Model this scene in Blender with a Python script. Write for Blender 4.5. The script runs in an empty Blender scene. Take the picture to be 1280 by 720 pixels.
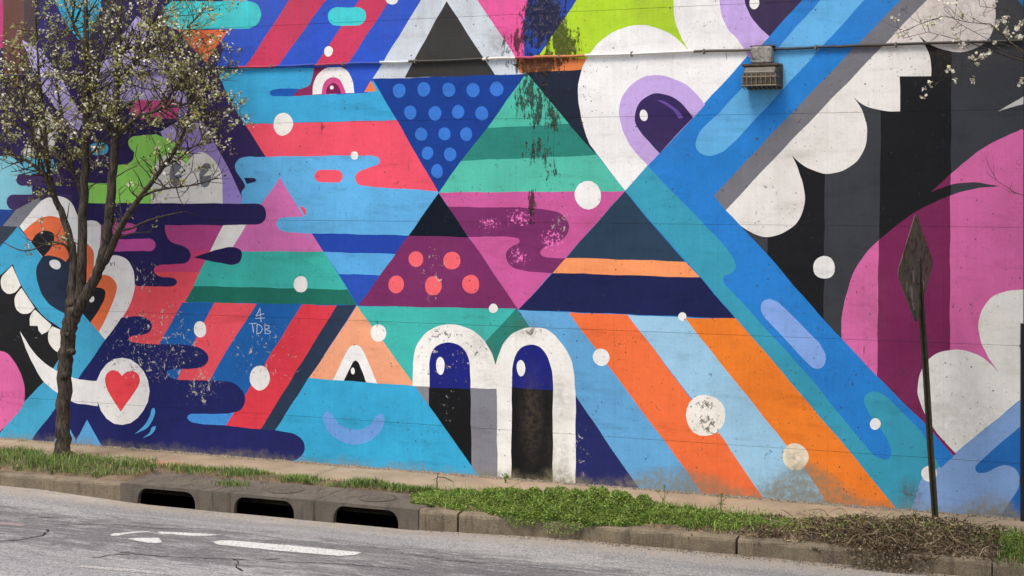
import bpy, bmesh, math, random
import numpy as np
from mathutils import Vector, Matrix
from mathutils.geometry import delaunay_2d_cdt
random.seed(7)
rng = np.random.default_rng(11)
SC = bpy.context.scene
COL = SC.collection

# ---------------------------------------------------------------- camera, sky, sun, exposure
PHI = math.radians(22.4); F = 1900.0; HY = 233.0
CAM = Vector((6.845, -16.6, 3.47))
cd = bpy.data.cameras.new('camera'); cam = bpy.data.objects.new('camera', cd); COL.objects.link(cam)
cam.location = CAM; cam.rotation_euler = (math.pi/2, 0, PHI)
cd.sensor_width = 36; cd.lens = F/1280*36; cd.shift_y = -(360-HY)/1280
cd.clip_start = 0.1; cd.clip_end = 3000
SC.camera = cam
SUN_EL, SUN_AZ = math.radians(62), math.radians(-28)   # high, in front of the wall and a little to the left
w = bpy.data.worlds.new('World'); SC.world = w; w.use_nodes = True
nt = w.node_tree; sky = nt.nodes.new('ShaderNodeTexSky'); sky.sky_type = 'NISHITA'; sky.sun_disc = False
sky.sun_elevation = SUN_EL; sky.sun_rotation = math.pi - SUN_AZ*-1; sky.dust_density = 3.5; sky.air_density = 1.0
bg = nt.nodes['Background']; nt.links.new(sky.outputs[0], bg.inputs[0]); bg.inputs[1].default_value = 0.13
sl = bpy.data.lights.new('sun', 'SUN'); sl.energy = 1.5; sl.angle = math.radians(16.0); sl.color = (1, .97, .90)
so = bpy.data.objects.new('sun', sl); COL.objects.link(so)
sdir = Vector((math.sin(SUN_AZ)*math.cos(SUN_EL), -math.cos(SUN_AZ)*math.cos(SUN_EL), math.sin(SUN_EL)))
so.rotation_euler = sdir.to_track_quat('Z', 'Y').to_euler(); so.location = (0, -10, 20)
SC.view_settings.view_transform = 'Standard'; SC.view_settings.look = 'None'
SC.view_settings.exposure = 1.02; SC.view_settings.gamma = 1
SC.render.engine = 'CYCLES'

# ---------------------------------------------------------------- helpers
FW = Vector((-math.sin(PHI), math.cos(PHI), 0)); RT = Vector((math.cos(PHI), math.sin(PHI), 0)); UP = Vector((0, 0, 1))
def ray(px, py): return FW + RT*((px-640)/F) + UP*((HY-py)/F)
def on_y(px, py, y=0.0):
    d = ray(px, py); return CAM + d*((y-CAM.y)/d.y)
def on_z(px, py, z=0.0):
    d = ray(px, py); return CAM + d*((z-CAM.z)/d.z)
def s2l(c):
    if isinstance(c, str): c = [int(c[i:i+2], 16)/255 for i in (0, 2, 4)]
    return [x/12.92 if x <= .04045 else ((x+.055)/1.055)**2.4 for x in c]
def hx(h, k=1.0): return tuple(min(1, v*k) for v in s2l(h)) + (1.0,)

def mesh(name, vs, fs, mat=None, parent=None, smooth=False, colors=None, label=None, cat=None, group=None, kind=None, attr='tint'):
    me = bpy.data.meshes.new(name); me.from_pydata([tuple(v) for v in vs], [], [tuple(f) for f in fs])
    if smooth: me.polygons.foreach_set('use_smooth', [True]*len(me.polygons))
    if colors is not None:                       # one colour per face
        a = me.color_attributes.new(attr, 'FLOAT_COLOR', 'CORNER')
        n = np.array([p.loop_total for p in me.polygons])
        a.data.foreach_set('color', np.repeat(np.asarray(colors, dtype=np.float32), n, axis=0).ravel())
    me.update()
    o = bpy.data.objects.new(name, me); COL.objects.link(o)
    if mat: me.materials.append(mat)
    if parent: o.parent = parent
    tag(o, label, cat, group, kind); return o
def tag(o, label=None, cat=None, group=None, kind=None):
    if label: o['label'] = label
    if cat: o['category'] = cat
    if group: o['group'] = group
    if kind: o['kind'] = kind
    return o
def empty(name, loc, label=None, cat=None, group=None, kind=None):
    o = bpy.data.objects.new(name, None); COL.objects.link(o); o.location = loc; o.empty_display_size = .2
    return tag(o, label, cat, group, kind)
class G:                                          # geometry collector
    def __init__(s): s.v = []; s.f = []; s.c = []
    def add(s, vs, fs, c=None):
        b = len(s.v); s.v += [tuple(v) for v in vs]
        for f in fs: s.f.append([i+b for i in f]); s.c.append(c or (1, 1, 1, 1))
        return s
    def box(s, x0, x1, y0, y1, z0, z1, c=None, M=None):
        vs = [Vector(p) for p in ((x0,y0,z0),(x1,y0,z0),(x1,y1,z0),(x0,y1,z0),(x0,y0,z1),(x1,y0,z1),(x1,y1,z1),(x0,y1,z1))]
        if M: vs = [M @ v for v in vs]
        return s.add(vs, [(0,3,2,1),(4,5,6,7),(0,1,5,4),(1,2,6,5),(2,3,7,6),(3,0,4,7)], c)
    def tube(s, pts, rad, n=6, c=None, cap=True):
        pts = [Vector(p) for p in pts]; m = len(pts); b = len(s.v)
        if not isinstance(rad, (list, tuple)): rad = [rad]*m
        ref = None
        for i, p in enumerate(pts):
            t = (pts[min(i+1, m-1)]-pts[max(i-1, 0)]).normalized()
            if ref is None: ref = t.orthogonal().normalized()
            ref = (ref - t*ref.dot(t))
            ref = ref.normalized() if ref.length > 1e-5 else t.orthogonal().normalized()
            bi = t.cross(ref)
            for k in range(n):
                a = 2*math.pi*k/n; s.v.append(tuple(p + (ref*math.cos(a)+bi*math.sin(a))*rad[i]))
        for i in range(m-1):
            for k in range(n):
                s.f.append([b+i*n+k, b+i*n+(k+1) % n, b+(i+1)*n+(k+1) % n, b+(i+1)*n+k]); s.c.append(c or (1,1,1,1))
        if cap:
            s.f.append([b+k for k in range(n)][::-1]); s.f.append([b+(m-1)*n+k for k in range(n)]); s.c += [c or (1,1,1,1)]*2
        return s
    def build(s, name, mat, parent=None, **k):
        return mesh(name, s.v, s.f, mat, parent, colors=s.c, **k)
def bevel(o, w=.01, seg=2):
    m = o.modifiers.new('bevel', 'BEVEL'); m.width = w; m.segments = seg; m.limit_method = 'ANGLE'; m.angle_limit = .6; return o

class NT:                                         # tiny node-tree helper
    def __init__(s, name, rough=.8, spec=.3):
        s.m = bpy.data.materials.new(name); s.m.use_nodes = True; s.t = s.m.node_tree
        s.b = s.t.nodes['Principled BSDF']; s.b.inputs['Roughness'].default_value = rough
        s.b.inputs['Specular IOR Level'].default_value = spec
        s.pos = s.n('ShaderNodeTexCoord').outputs['Object']
    def n(s, ty, **k):
        x = s.t.nodes.new(ty)
        for a, v in k.items(): setattr(x, a, v)
        return x
    def put(s, sock, v):
        if hasattr(v, 'links') or isinstance(v, bpy.types.NodeSocket): s.t.links.new(v, sock)
        else: sock.default_value = v
    def math(s, op, a, b=0.0, clamp=False):
        x = s.n('ShaderNodeMath', operation=op, use_clamp=clamp); s.put(x.inputs[0], a); s.put(x.inputs[1], b); return x.outputs[0]
    def noise(s, scale, detail=4, rough=.6, vec=None, dist=0.0, stretch=None):
        v = vec or s.pos
        if stretch:
            mp = s.n('ShaderNodeMapping'); mp.inputs['Scale'].default_value = stretch; s.put(mp.inputs[0], v); v = mp.outputs[0]
        x = s.n('ShaderNodeTexNoise'); s.put(x.inputs['Vector'], v); x.inputs['Scale'].default_value = scale
        x.inputs['Detail'].default_value = detail; x.inputs['Roughness'].default_value = rough; x.inputs['Distortion'].default_value = dist
        return x.outputs[0]
    def voro(s, scale, vec=None, feature='F1'):
        x = s.n('ShaderNodeTexVoronoi', feature=feature); s.put(x.inputs['Vector'], vec or s.pos); x.inputs['Scale'].default_value = scale
        return x.outputs['Distance']
    def ramp(s, v, a, b, lo=0.0, hi=1.0):          # smooth map a..b -> lo..hi
        x = s.n('ShaderNodeMapRange', interpolation_type='SMOOTHSTEP'); s.put(x.inputs['Value'], v)
        x.inputs['From Min'].default_value = a; x.inputs['From Max'].default_value = b
        x.inputs['To Min'].default_value = lo; x.inputs['To Max'].default_value = hi; return x.outputs[0]
    def mix(s, f, a, b, mode='MIX'):
        x = s.n('ShaderNodeMix', data_type='RGBA', blend_type=mode); s.put(x.inputs[0], f); s.put(x.inputs[6], a); s.put(x.inputs[7], b); return x.outputs[2]
    def gray(s, v):
        x = s.n('ShaderNodeCombineColor'); [s.put(x.inputs[i], v) for i in range(3)]; return x.outputs[0]
    def spot(s, c, r, soft=.5):                     # 1 inside an ellipse round c, falling to 0 at radius r
        mp = s.n('ShaderNodeMapping'); s.put(mp.inputs[0], s.pos)
        mp.inputs['Location'].default_value = (-c[0]/r[0], 0, -c[2]/r[1]); mp.inputs['Scale'].default_value = (1/r[0], 0, 1/r[1])
        l = s.n('ShaderNodeVectorMath', operation='LENGTH'); s.put(l.inputs[0], mp.outputs[0])
        return s.ramp(l.outputs['Value'], soft, 1.0, 1.0, 0.0)
    def attr(s, name='tint'): return s.n('ShaderNodeAttribute', attribute_name=name).outputs['Color']
    def bump(s, h, strength=.4, dist=.01):
        x = s.n('ShaderNodeBump'); x.inputs['Strength'].default_value = strength; x.inputs['Distance'].default_value = dist
        s.put(x.inputs['Height'], h); s.t.links.new(x.outputs[0], s.b.inputs['Normal'])
    def out(s, c): s.put(s.b.inputs['Base Color'], c); return s.m

# ---------------------------------------------------------------- the mural, one flat colour per painted shape; top-right tooth's tint includes shade
# kind P: polygon; "x,y" straight corner, "x,y,b" arc of bulge b arriving at the point, "~x,y" smooth point; E: ellipse x,y,rx,ry[,rot]
# every coordinate is read off the photograph and thrown on to the plane of the wall
MURAL = r'''
P 2C84C8 - -400,-400 1500,-400 1500,900 -400,900
P 342A58 - -400,-400 345,-400 345,300 -400,300
P C2447A - -80,-60 4,-60 4,60 -80,60
P 6B4A42 - 4,-60 30,-60 30,95 20,110 4,90
P 4E4244 - 30,-60 45,-60 46,60 30,95
P 35306A - 46,-60 68,-60 70,0 80,26 80,42 46,50
P 36B2D6 - 68,-60 130,-60 126,12 110,52 98,50 80,25 68,0
P B9ACE2 - 28,50 52,62 75,95 105,150 95,170 80,150 45,100
E E8E4D8 - 58,165,14,24
E E8E4D8 - 38,190,9,8
E E8E4D8 - 126,125,8,17
P B9ACE2 - 172,20 186,32 214,82 240,128 278,196 306,254 278,254 215,200 200,165 226,150 165,128 120,128 122,85 148,50
P 9F8CD0 - 226,135 243,135 278,196 309,260 278,260 225,200
P D2508F - 175,125 217,125 ~222,128 224,136 222,149 175,149 175,125,1
P 5BB4CF - 28,196 66,199 70,214 30,218
P 82C2CE - -400,195 14,195 40,218 40,262 -400,262
P 463560 - 27,218 80,218 80,232 27,232 27,218,1
P 463560 - 17,243 90,243 90,262 17,262 17,243,.9
E 4FAFCF - 123,186,12.5,8.5
P 9CE06A - 108,229 133,229 146,206 158,205 ~166,200 168,190 ~162,183 ~161,175 ~168,170 195,168 222,180 242,205 242,254 108,254
P EAE7DF - 189,256 189,225 ~193,208 ~203,196 ~214,193 ~225,197 233,206 ~240,195 ~250,190.5 ~261,194 ~271,205 ~277,220 278.5,240 278.5,256
P 7A7E86 - 227,210 ~225,205 ~219,203.5 ~214,208 ~212,218 ~213,228 ~218,233.5 ~224,231 ~227,223 227,217.5 217,220.5
P 7A7E86 - 264,210 ~262,205 ~256,204 ~251,209 ~249.5,219 ~250.5,229 ~255,234 ~261,232 ~264,224 264,218.5 254,220
P 2A4890 - -400,258 18,262 2,283 -60,330 -400,600
P 3C4450 - 2,282 24,283 -60,370 -400,700 -400,640 -60,330
P 808088 - 45,249 56,251 24,283.5 3,282 20,262
P 48A8CC - 22,283 52,319 102,390 131.5,425 98,473 40,550 40,580 -30,580 -60,560 -400,700 -60,385
P F0ECE6 - 24,283 ~37,268 ~50,253 ~62,246 ~75,245 ~88,252 ~96,268 ~100,285 102,392 52,320
P F0764A - 29,289.8 ~40,280 ~52,272 ~66,270 ~77,275 ~85,288 ~89,305 92,326 81,328 52.2,319.8
P 25262A - 39,302.6 ~46,292 ~57,288 ~66,291 ~68,299 ~64,309 54,322
P 2A3548 - 53,321 ~62,319.5 ~75,323 82,327 90,316 98,330 102,392 95,400 83,393 ~73,388 ~60,378 ~50,363 ~45,343 ~47,332
E E8E4E0 - 69,330.5,7.5,5.5,25
P B54B86 - 126,281 286,281.5 272,311 257,340 244,363 150,363 120,380 120,300
P D04A78 - 272,311 257,340 244,363 150,363 150,320
P EA5560 - 169,340 257,340 222,400 201,431 150,431 120,400
P 2B2656 - 100,253.8 320,254.5 320,280.8,1 240,281 100,281
P 2B2656 - 128,281 206,281 ~206.5,289 ~210,298 ~218,304 ~229,308 ~236,313 ~238.5,320 ~235.5,327 ~227,330 ~212,330.5 ~200,331 ~194,333.5 ~192,338 ~195,343 ~202,346 ~214,347.5 ~220,350 ~221,354 ~217,357.5 ~208,358.5 169,357 120,345
P BE5090 - 132,279 158,278 ~168,280 ~171,286 ~166,291 150,292.5 132,292
P C2539A - 120,299 187,298.5 187,314,1 120,314
P F0ECE6 - 100,279 ~108,275.5 ~119,276 126,281 125,305 ~121,330 106,362 100,362
P F0764A - 100,300 ~110,305 ~117,315 ~117.5,328 ~114,343 105,358 98,358
P F0ECE6 - 116,352 ~126,332 ~136,321 ~147,319 ~158,324 ~166,336 ~168.5,350 ~167,366 ~160,385 148,405 132,425 102,390
P F0764A - 110,358 ~122,346 ~131,343 ~140,347.5 ~145.5,357 ~144.5,368 ~138,386 123.5,415.4 102,390
P 25262A - 108,365 ~116,360 ~123,359 ~130,362 ~132,368 ~130,376 ~123,388 113,403.2 100,388
E F0ECE6 - 114.5,373.5,3.5,4
P 2162A8 - 228,378 444,381 344,538 230,540 200,428
P EC5660 - 268,378 321,380 282,440 260,480 219,480 241,430
P 4590D8 - 228,514 310,514 300,540 228,540
P DF3F4C - 377.5,380.5 421,382 324,540 280,536 306,495
P 2C3A50 - 421,382 446,381.5 343,539.5 325,538
P E8E6DE - 279,281 308,281 290,314.5 262,314.5
P 3FA6D4 - 270,84 440,84 472,99 501,150 306,155.5 282,115
P EE556A - 306,155.5 501,150 553,240 520,238 330,240 332,196
P 62B0E2 - 320,196 462,194 ~471,196 ~474.5,201 ~471,206.5 ~462,209.5 ~450,214 ~444,221 ~447.5,230 ~458,233 ~480,234.5 520,237 553,239.5 517,294.5 350,291 300,256 ~303,249 ~302,240 ~306,232 302,224 ~295.5,215 ~294,206 ~300,198.5 ~309,196
P 2A2450 - 305,222 317,222 ~320.5,225 317,227.5 308,229.5
P D272AF - 350.5,222 404.5,315 288,315 308,281 329,252
P EE5568 - 374,257.5 ~380,260 ~382.5,265 381,270.5
P 62B0E2 - 381,271 358,271.5 ~349,273 ~346,280.5 ~350,287.5 ~360,290.5 392,292 381,271
P 2B2656 - 300,254.2 320,254.5 320,280.8,1 300,281
P 41B5A8 - 262,314 404.5,314.5 434.5,362 241,358
P 22705F - 242,357.5 434.5,362 446,381.5 231,377.5
P 26214E - 242.5,321.5 ~265,313.5 ~283,309.5 ~294,309.5 ~301,313 ~302.5,320 ~299,328 ~291,331 ~280,330 ~262,326
P 232760 - 132,424 152,397 ~165,395.5 ~178,396 ~187,401 ~190,408 ~187,415 ~178,419 ~166,420 ~160,423.5 ~165,428 ~180,429.5 ~210,430.5 ~240,432 ~254,437 ~261,447.5 ~256,457 ~243,460.5 ~220,461 ~210,463.5 ~209,468 ~215,473 ~235,475 265,476 ~287,477 ~300,485 ~306.5,498 ~301,512 ~285,517 ~250,517 ~238,518 ~234,522 ~239,527.5 ~255,530 281,532 326,536.5 ~350,539 ~367,542 ~377,549 ~381,560 ~377,570 ~365,577 340,580 340,610 30,610 40,549 98,473
P 5FA8DC - 65,556 82,526 95,551 109,524.7 130,562 65,562
P 57AADC - 193,510 ~194,515 ~190,527 ~182,536 168,542.5 ~179,533 ~187,521 ~190,511
P 57AADC - 195,532.5 ~193,538 ~187,543.5 178,547.5 ~186,541 ~190,534
P 232324 - -400,700 -60,410 0,345 16,330 ~21,345 ~31,364 ~43,381 ~58,398 78,412 80,440 67,459 53,479 32,500 0,541 -60,610
P EEE8DC - 15,332.5 26,357 ~19,365 ~10,367 ~3,361 ~1,352 ~4,344
P EEE8DC - 27,360 43.5,385 ~37,391 ~27,392.5 ~20,386 ~18,377 ~20,369
P EEE8DC - 44,387 64,406 ~60,414 52,418 48,413 47,407 37,407 ~37,398 ~40,391
P EEE8DC - 65,408 80,414 80,438 ~72,440 ~64,433 ~60,425 ~61,414
P DD6AA2 - -200,470 -60,432 ~5,440 ~20,455 ~29,475 ~31,492 ~29,505 ~22,517 0,539 -60,600
P F0ECE6 - 25,414 ~30,421 ~42,440 ~55,453 ~72,464 ~90,472 ~107,475 122,476 122,508 ~107,505.5 ~90,502 ~70,490 ~53,475 ~42,457 ~34,440
E F0ECE6 - 153,489,33.5,42
P F04A52 - 152,470 ~158,465 ~166,463.5 ~173,468 ~174.5,477 ~170,487 151,514.5 ~136,491 ~131.5,477 ~133,468 ~140,463 ~147,464.5
P 8A2F5A - 394,81 440,81 412,118 362,120 374,111 ~386,107 ~390,96
P 3358C4 - 434,79 478,77 459,116 420,118
P 1F5BB0 - 374,110.5 350,111 ~339,113.5 ~337,117 ~342,120.5 366,119.8
P F0ECE6 - 390.5,118.5 ~391.5,105 ~397,93 ~407,85.5 ~420,83.5 ~432,87 ~440,98 443,115.8
P D0508A - 402,118 ~403,108 ~408,100 ~417,97 ~426,101 432,116.5
P 7A2050 - 407.5,117.8 ~409,109 ~416,104 ~423,108 426,117
E F0ECE6 - 414.5,109.5,2.4,2.4
P 3358C4 - 262,38 330,-60 560,-60 540,-20 464,100 455,115 440,84 270,86 280,60
P CC3E60 - 400,-58 447,-60 429,-30 347,83 306,85
P CC3E60 - 488,-60 527,-60 507,-30 434,81 394,82
P 45CDD0 - 214,1.5 312,1.5 ~322,6 ~326,18 ~322,30 312,35.5 220,37 ~207,30 ~204,12
P B8A890 - 275,-60 310,-60 309,1 279,1
P 45CDD0 - 421.5,9 446,9 446,32,1 421.5,32 421.5,9,1
P F07444 - 221.5,37.5 286,37.5 257,78
E F0ECE6 - 490,-2,8,7.5
E F0ECE6 - 410.5,64,5.5,6.5
P F08050 - 464,101 471,114.2 455,115.2
E F0ECE6 - 354,155,12,14.5
E F0ECE6 - 443,194,4.7,5.2
P EE5568 - 400.5,212.5 420.5,212.5 420.5,228,1 400.5,228 400.5,212.5,1
E F0ECE6 - 250,411.5,8,10
E F0ECE6 - 324.5,472.5,12.5,15.5
P 2447A8 - 390,291.5 516,294.5 498,317.5 404.5,315
P 5BA8E0 - 404.5,315 498,317.5 481,344.5 423,342
P 2C52B4 - 423,342.3 481,344.5 452,384 446,381
E F0ECE6 - 376,355.5,8.8,10.5
P CCD3D8 - 545,-30 560,-60 600,-60 600,-30 665,83 665,95 466,98.5
P 3A3937 - 558,1 619,94.5 505.5,97
P 1B3F8E - 466,98.8 662,92.2 548,240.9
E 3B78CE - 499,113,8,9
E 3B78CE - 529.5,112,8,9
E 3B78CE - 561,112,8.3,9
E 3B78CE - 591.5,113,8.3,9
E 3B78CE - 621,111,8.3,9
E 3B78CE - 513,141,7.7,9
E 3B78CE - 544,141.5,8,9
E 3B78CE - 572.5,140,7.6,8.6
E 3B78CE - 602,141.5,8,9
E 3B78CE - 526.3,167.5,7.6,8.3
E 3B78CE - 555.5,167.5,7.8,8.3
E 3B78CE - 583,167.5,7.7,8.3
E 3B78CE - 534.5,191.5,7.3,8.2
E 3B78CE - 562.5,193,7.6,8.4
E 3B78CE - 546.5,214,7.5,8.6
P 232A3A - 640,80 735,80 745,200 658,91
P E2834A - 645,73 735,72 727,87 650,91
P E85C9C - 573,-60 668,-60 654,35 655,72 645,72 576,-30
P 2C4CA8 - 668,-60 760,-60 721,0 675,67 655,72 654,35
P B2D632 - 760,-60 870,-60 880,80 732,73 660,73 675,67 721,0
P F1EFEB - 781,238.5 747,194 737,180 ~727,150 ~722.5,118 ~727,87 ~740,63 ~765,41 ~800,31 ~830,38 ~850,52 861,64.5 ~848,38 ~842,15 841,-60 1105,-60 810,208
P 4FB8A0 - 658,91 711.5,155 609,160
P 2E8577 - 609,160 711,155 746,194 576,201
P 56BDA6 - 576,201 746,194 781,239 548,240.8
P CB5C9A - 548,240.5 781,239 648,387.5
P 7B3166 - 558,258.5 650,259.5 ~680,261.5 ~700,267 ~711,280 ~709,293 ~697,303 ~681,309 ~675,316 ~680,321 ~695,322.5 709,322 691,341 660,340 ~643,335 ~634,326 ~633,316 ~640,308 ~649,303 ~648,298 ~638,296 ~620,296 586,296
P 101926 - 548,241 586,296.5 510.5,294.5
P 7A2F62 - 510.5,294.5 586,296.5 648,387 448,382
E F0666E - 520,324,9.3,10.2
E F0666E - 565,325.5,10.8,11.2
E F0666E - 495.5,355.5,9.7,11.5
E F0666E - 541.5,357,10.5,12
E F0666E - 588.5,355.5,11,11.7
P F0A57E - 446.5,382 526,484 386,473.5
P F1EFEB - 416,475 ~428,450 ~437,434 ~444,431 ~451,434 ~460,451 471.5,479.5
P 1C1C1E - 429.5,476 ~436,463 ~441,453 ~445,451 ~449,455 457.8,478.5
E F1EFEB - 441,464,2.5,4.5
P 3AA9D4 - 386,472.5 519,482.5 609,610 332,610 344,538
P 232760 - 326,536.5 ~350,539 ~367,542 ~377,549 ~381,560 ~377,570 ~365,577 335,582
P 6FA2E0 - 403,521 ~407,515 ~413,517 ~424,530 ~443,537 ~460,533 ~470,521 ~477,517.5 ~481,523 ~477,537 ~464,550 ~444,556 ~424,550 ~409,537
P 43B6AC - 446.5,382.5 645,386 625,500 519,482.5
P 2C7F72 - 645,386 607,427.5 619,460 665,410
E F0ECE6 - 473,416.5,10,11
P 66A7D6 - 648,387 711,391 897,640 802,630 719,494 700,460 661,407
P 252B62 - 719,494 812,630 715,630
P F1EEE6 - 516,482.5 516,452 ~521,432 ~534,415 ~553,406.5 ~572,406 ~590,412.5 ~605,426 ~615,443 619,456 ~623,444 ~631,427 ~645,414 ~664,409 ~685,413 ~702,429 ~713,448 ~718,470 719.5,500 719.5,620 616,620 519,482.5
P 85858C - 519,482.5 621,486 622,620 616,620
P 1F2578 - 537,486 536.5,455 ~540,440 ~549,430.5 ~562,428 ~575,432 ~585,446 ~588,465 588,486.5
P 19191B - 536,484.3 588,486.5 589.5,582.6 536,506.8
P 1F2578 - 640,486 640,462 ~644,445 ~653,434 ~665,431 ~678,437 ~687,452 ~691,470 691,488
P 19191B - 640,484.7 691,487.6 691,620 638.5,620
E F1EFEB - 550.5,457,5.5,11
E F1EFEB - 651,460.5,5.4,10.5
E F0ECE6 - 616.5,385.5,5.7,5.8
P 2C4156 - 781,239.5 856,327 707,322
P F89B64 - 707,322 856,327 875,347.3 691,341.3
P 1F2450 - 691,341 875,347 920,398.3 648,387.3
P F27341 - 710.5,390.5 784,393.5 862,496 905,550 962,632 887,630 830,550 792,500
P 9DC8E2 - 784,393.5 857,397 917.5,475 971,541 1007.5,587.5 1046,644 960,632 905,550
P F2822F - 856,397.3 920,398 962.5,447.5 990,480 1042.5,540 1080,582.5 1130,648 1043,644 1007.5,587.5 971,541 917.5,475
P 3E4045 - 900,262 1190,-60 1500,-60 1500,700 1192,575
P 1E1F22 - 961,200 1032,100 1029,450 958,380
P 1E1F22 - 1104,-60 1190,-60 1187,600 1095,600
P 2A6AA8 - 1268,-60 1500,-60 1500,20 1290,20 1272,0
P C9C8C2 - 1247.6,139.6 1300,108 1300,124
P D96CA6 pink 1500,110 1300,150 ~1280,160 ~1236,181 ~1205,204 ~1185,220 1164.4,240 ~1190,231 ~1220,228 1250,232.5 ~1225,234.5 ~1197,241.5 ~1167,253.5 ~1140,267 ~1108,292 ~1084,314 ~1066,343 ~1056,375 ~1051.5,408 1052,424 1192,572 1500,572
P 7D2A57 @pink 1100,150 1188,150 1187,600 1095,600
P EDEAE2 - 1192,567.5 ~1163,530 ~1149,498 ~1147,480 ~1152,462 ~1164,446 ~1180,438.5 ~1197,437 ~1215,441 ~1232,450 1249,466 ~1235,447 ~1226,427 ~1223.5,405 ~1228,386 ~1240,371 ~1255,365 ~1285,362 1500,362 1500,480 1277,500
P EAE6DF - 900,266 905,240 953,205 990,194 ~999,215 ~1006,240 ~1004,262 ~993,282 ~975,293 ~958,296 ~938,290 ~922,279 907,262.5
P EAE6DF - 940,220 1040,100 1062,116 ~1075,132 ~1083,155 ~1082,180 ~1072,201 ~1052,214 ~1032,217.5 ~1012,211 ~999,203 990,194
P EAE6DF - 1035,110 1130,10 1148,44 ~1157,58 ~1163,76 1164,94.5 1125,96 1125,139 ~1105,138.5 ~1083,133 1062,117
P E4DAD2 - 1110,70 1130,-60 1238,-60 1244.6,0 ~1244,25 ~1236,48 ~1221,60 ~1202,65 ~1180,62 ~1162,55 1149,45
P 2A6EB8 - 1192,567.5 1500,320 1500,700 1130,700
P 86A7D6 - 1192,567.5 1277,500 1500,330 1500,370 1300,510 1267,540 1228,574 ~1219,584 ~1222,591 ~1232,590.5 ~1245,584 ~1257,581 ~1268,585 ~1274,597 ~1272,612 1248,650 1130,655 ~1146,615 ~1152,598 1175,582
P 3D9CB6 - 781,238.5 810,207 907,262 961,325 1038,414 1090,467.6 1148,526 1188,570 1175,583 ~1152,598 ~1146,615 1134,655 1130,648 1067.5,571 990,480 920,397.5
P 2B80CE - 810,207.5 1052,-60 1185,-60 893,244 907.3,262.3 965,325 1042.5,414 1094,467.6 1152.5,526 1192,570 1176,585 1152,540 ~1125,512 ~1110,498 ~1096,490 ~1084,492 ~1080,503 ~1088,520 ~1104,540 ~1114,560 ~1112,572 ~1104,574.5 ~1092,568 1070,543 1046,513 1006,465 966,420 938,389 ~912,362 ~904,352 ~905,345 ~914,341 ~920,334 ~918,325 ~908,310 865,265
P 66B2E4 - 1078,-60 1138,-60 1108,-30 925,170 ~905,189 ~888,195 ~874,190 ~870,180 ~877,161 900,140 1026,0
P 77777C - 1184,-60 1216,-60 1158,0 953,214 907.5,262.5 892.5,244 960,172 1126,0
P 86A8E4 - 975,380 1024,428 ~1032,443 ~1031,456 ~1024,461 ~1014,458 956,397 ~951,387 ~953,377 ~961,373.5 ~969,376
P 8C2A60 - 1152.5,525.5 1192,569.5 1195,567 1157,527
P C6AAE2 - 810,207 ~790,185 ~778,163 ~774,138 ~780,117 ~797,100 ~820,94 ~845,99 ~863,110 881.5,130.5 846,169.5
P 3A2C5C - 824,192.3 ~808,174 ~796,158 ~794,143 ~801,127 ~817,117 ~836,119 ~851,129 866,147.3
E F1EFEB - 805,144,5,7,-15
P 6A50A0 - 820,125 ~832,127 ~848,139 854,147 849,149 ~842,139 ~832,131
P C6AAE2 - 898,-60 900,-20 ~901,15 ~910,37 ~922,50 937,72 962,44.5 1050,-58
P 3A2E50 - 928,-60 ~929,-30 ~931,0 ~936,15 ~945,29 961.5,45 1002.5,0 1050,-58
E F1EFEB - 943,4,6,8
E F1EFEB - 1094,530,6.7,7
E F1EFEB - 1161.5,592,10,10
E F1EFEB - 1030,334.5,14,14.5
E F1EBE0 - 882,519,25,26
E F1E3C8 - 994.5,571,16.5,17
E F1EFEB - 852.5,396,5,5.2
E F1EFEB - 751.5,446.5,10.5,10.7
E F1EFEB - 735,244,16.7,17.6
L C0CCE0 - 0.9 311,404.5 320,404
L C0CCE0 - 0.9 315,404.5 317,415
L C0CCE0 - 0.9 321,405 321,417 325,416 328,411 326,407 321,405
L C0CCE0 - 0.9 331,406 331,417 336,417 338,414 331,411.5 336,410 336,407 331,406
L C0CCE0 - 0.9 325,385 326,402
L C0CCE0 - 0.9 319,398 331,397
L C0CCE0 - 0.9 325,386 320,395 330,392
L 404048 - 0.8 138,327 139,332 141,328
L 404048 - 0.8 143,327 143.5,332
'''
def spline(pts):                                   # tokens -> dense outline
    P = []
    for t in pts:
        sm = t[0] == '~'; v = [float(q) for q in t.lstrip('~').split(',')]
        P.append((np.array(v[:2]), sm, v[2] if len(v) > 2 else 0))
    n = len(P); out = []
    for i in range(n):
        a, sa, _ = P[i]; b, sb, bl = P[(i+1) % n]
        out.append(a)
        if i == n-1: bl = P[0][2]
        if np.allclose(a, b): continue
        if bl:
            c = (a+b)/2; d = b-a; nrm = np.array([d[1], -d[0]])
            k = 10; th = 4*math.atan(bl); 
            h = bl*np.linalg.norm(d)/2; r = (np.linalg.norm(d)**2/4+h*h)/(2*h)
            nu = nrm/np.linalg.norm(nrm); ctr = c + nu*(h-r)
            a0 = math.atan2(*(a-ctr)[::-1])
            for j in range(1, k):
                an = a0 + th*j/k; out.append(ctr + abs(r)*np.array([math.cos(an), math.sin(an)]))
        elif sa or sb:
            p0 = P[i-1][0] if sa else a; p3 = P[(i+2) % n][0] if sb else b
            t1 = (b-p0)*.5 if sa else (b-a)*.6; t2 = (p3-a)*.5 if sb else (b-a)*.6
            L = np.linalg.norm(b-a)
            if sa and np.linalg.norm(t1) > L*1.1: t1 *= L*1.1/np.linalg.norm(t1)
            if sb and np.linalg.norm(t2) > L*1.1: t2 *= L*1.1/np.linalg.norm(t2)
            k = 5
            for j in range(1, k):
                u = j/k; out.append((2*u**3-3*u*u+1)*a+(u**3-2*u*u+u)*t1+(3*u*u-2*u**3)*b+(u**3-u*u)*t2)
    return out
X0, X1 = -14.0, on_y(1279.3, 300).x
ZT = 6.42
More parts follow.
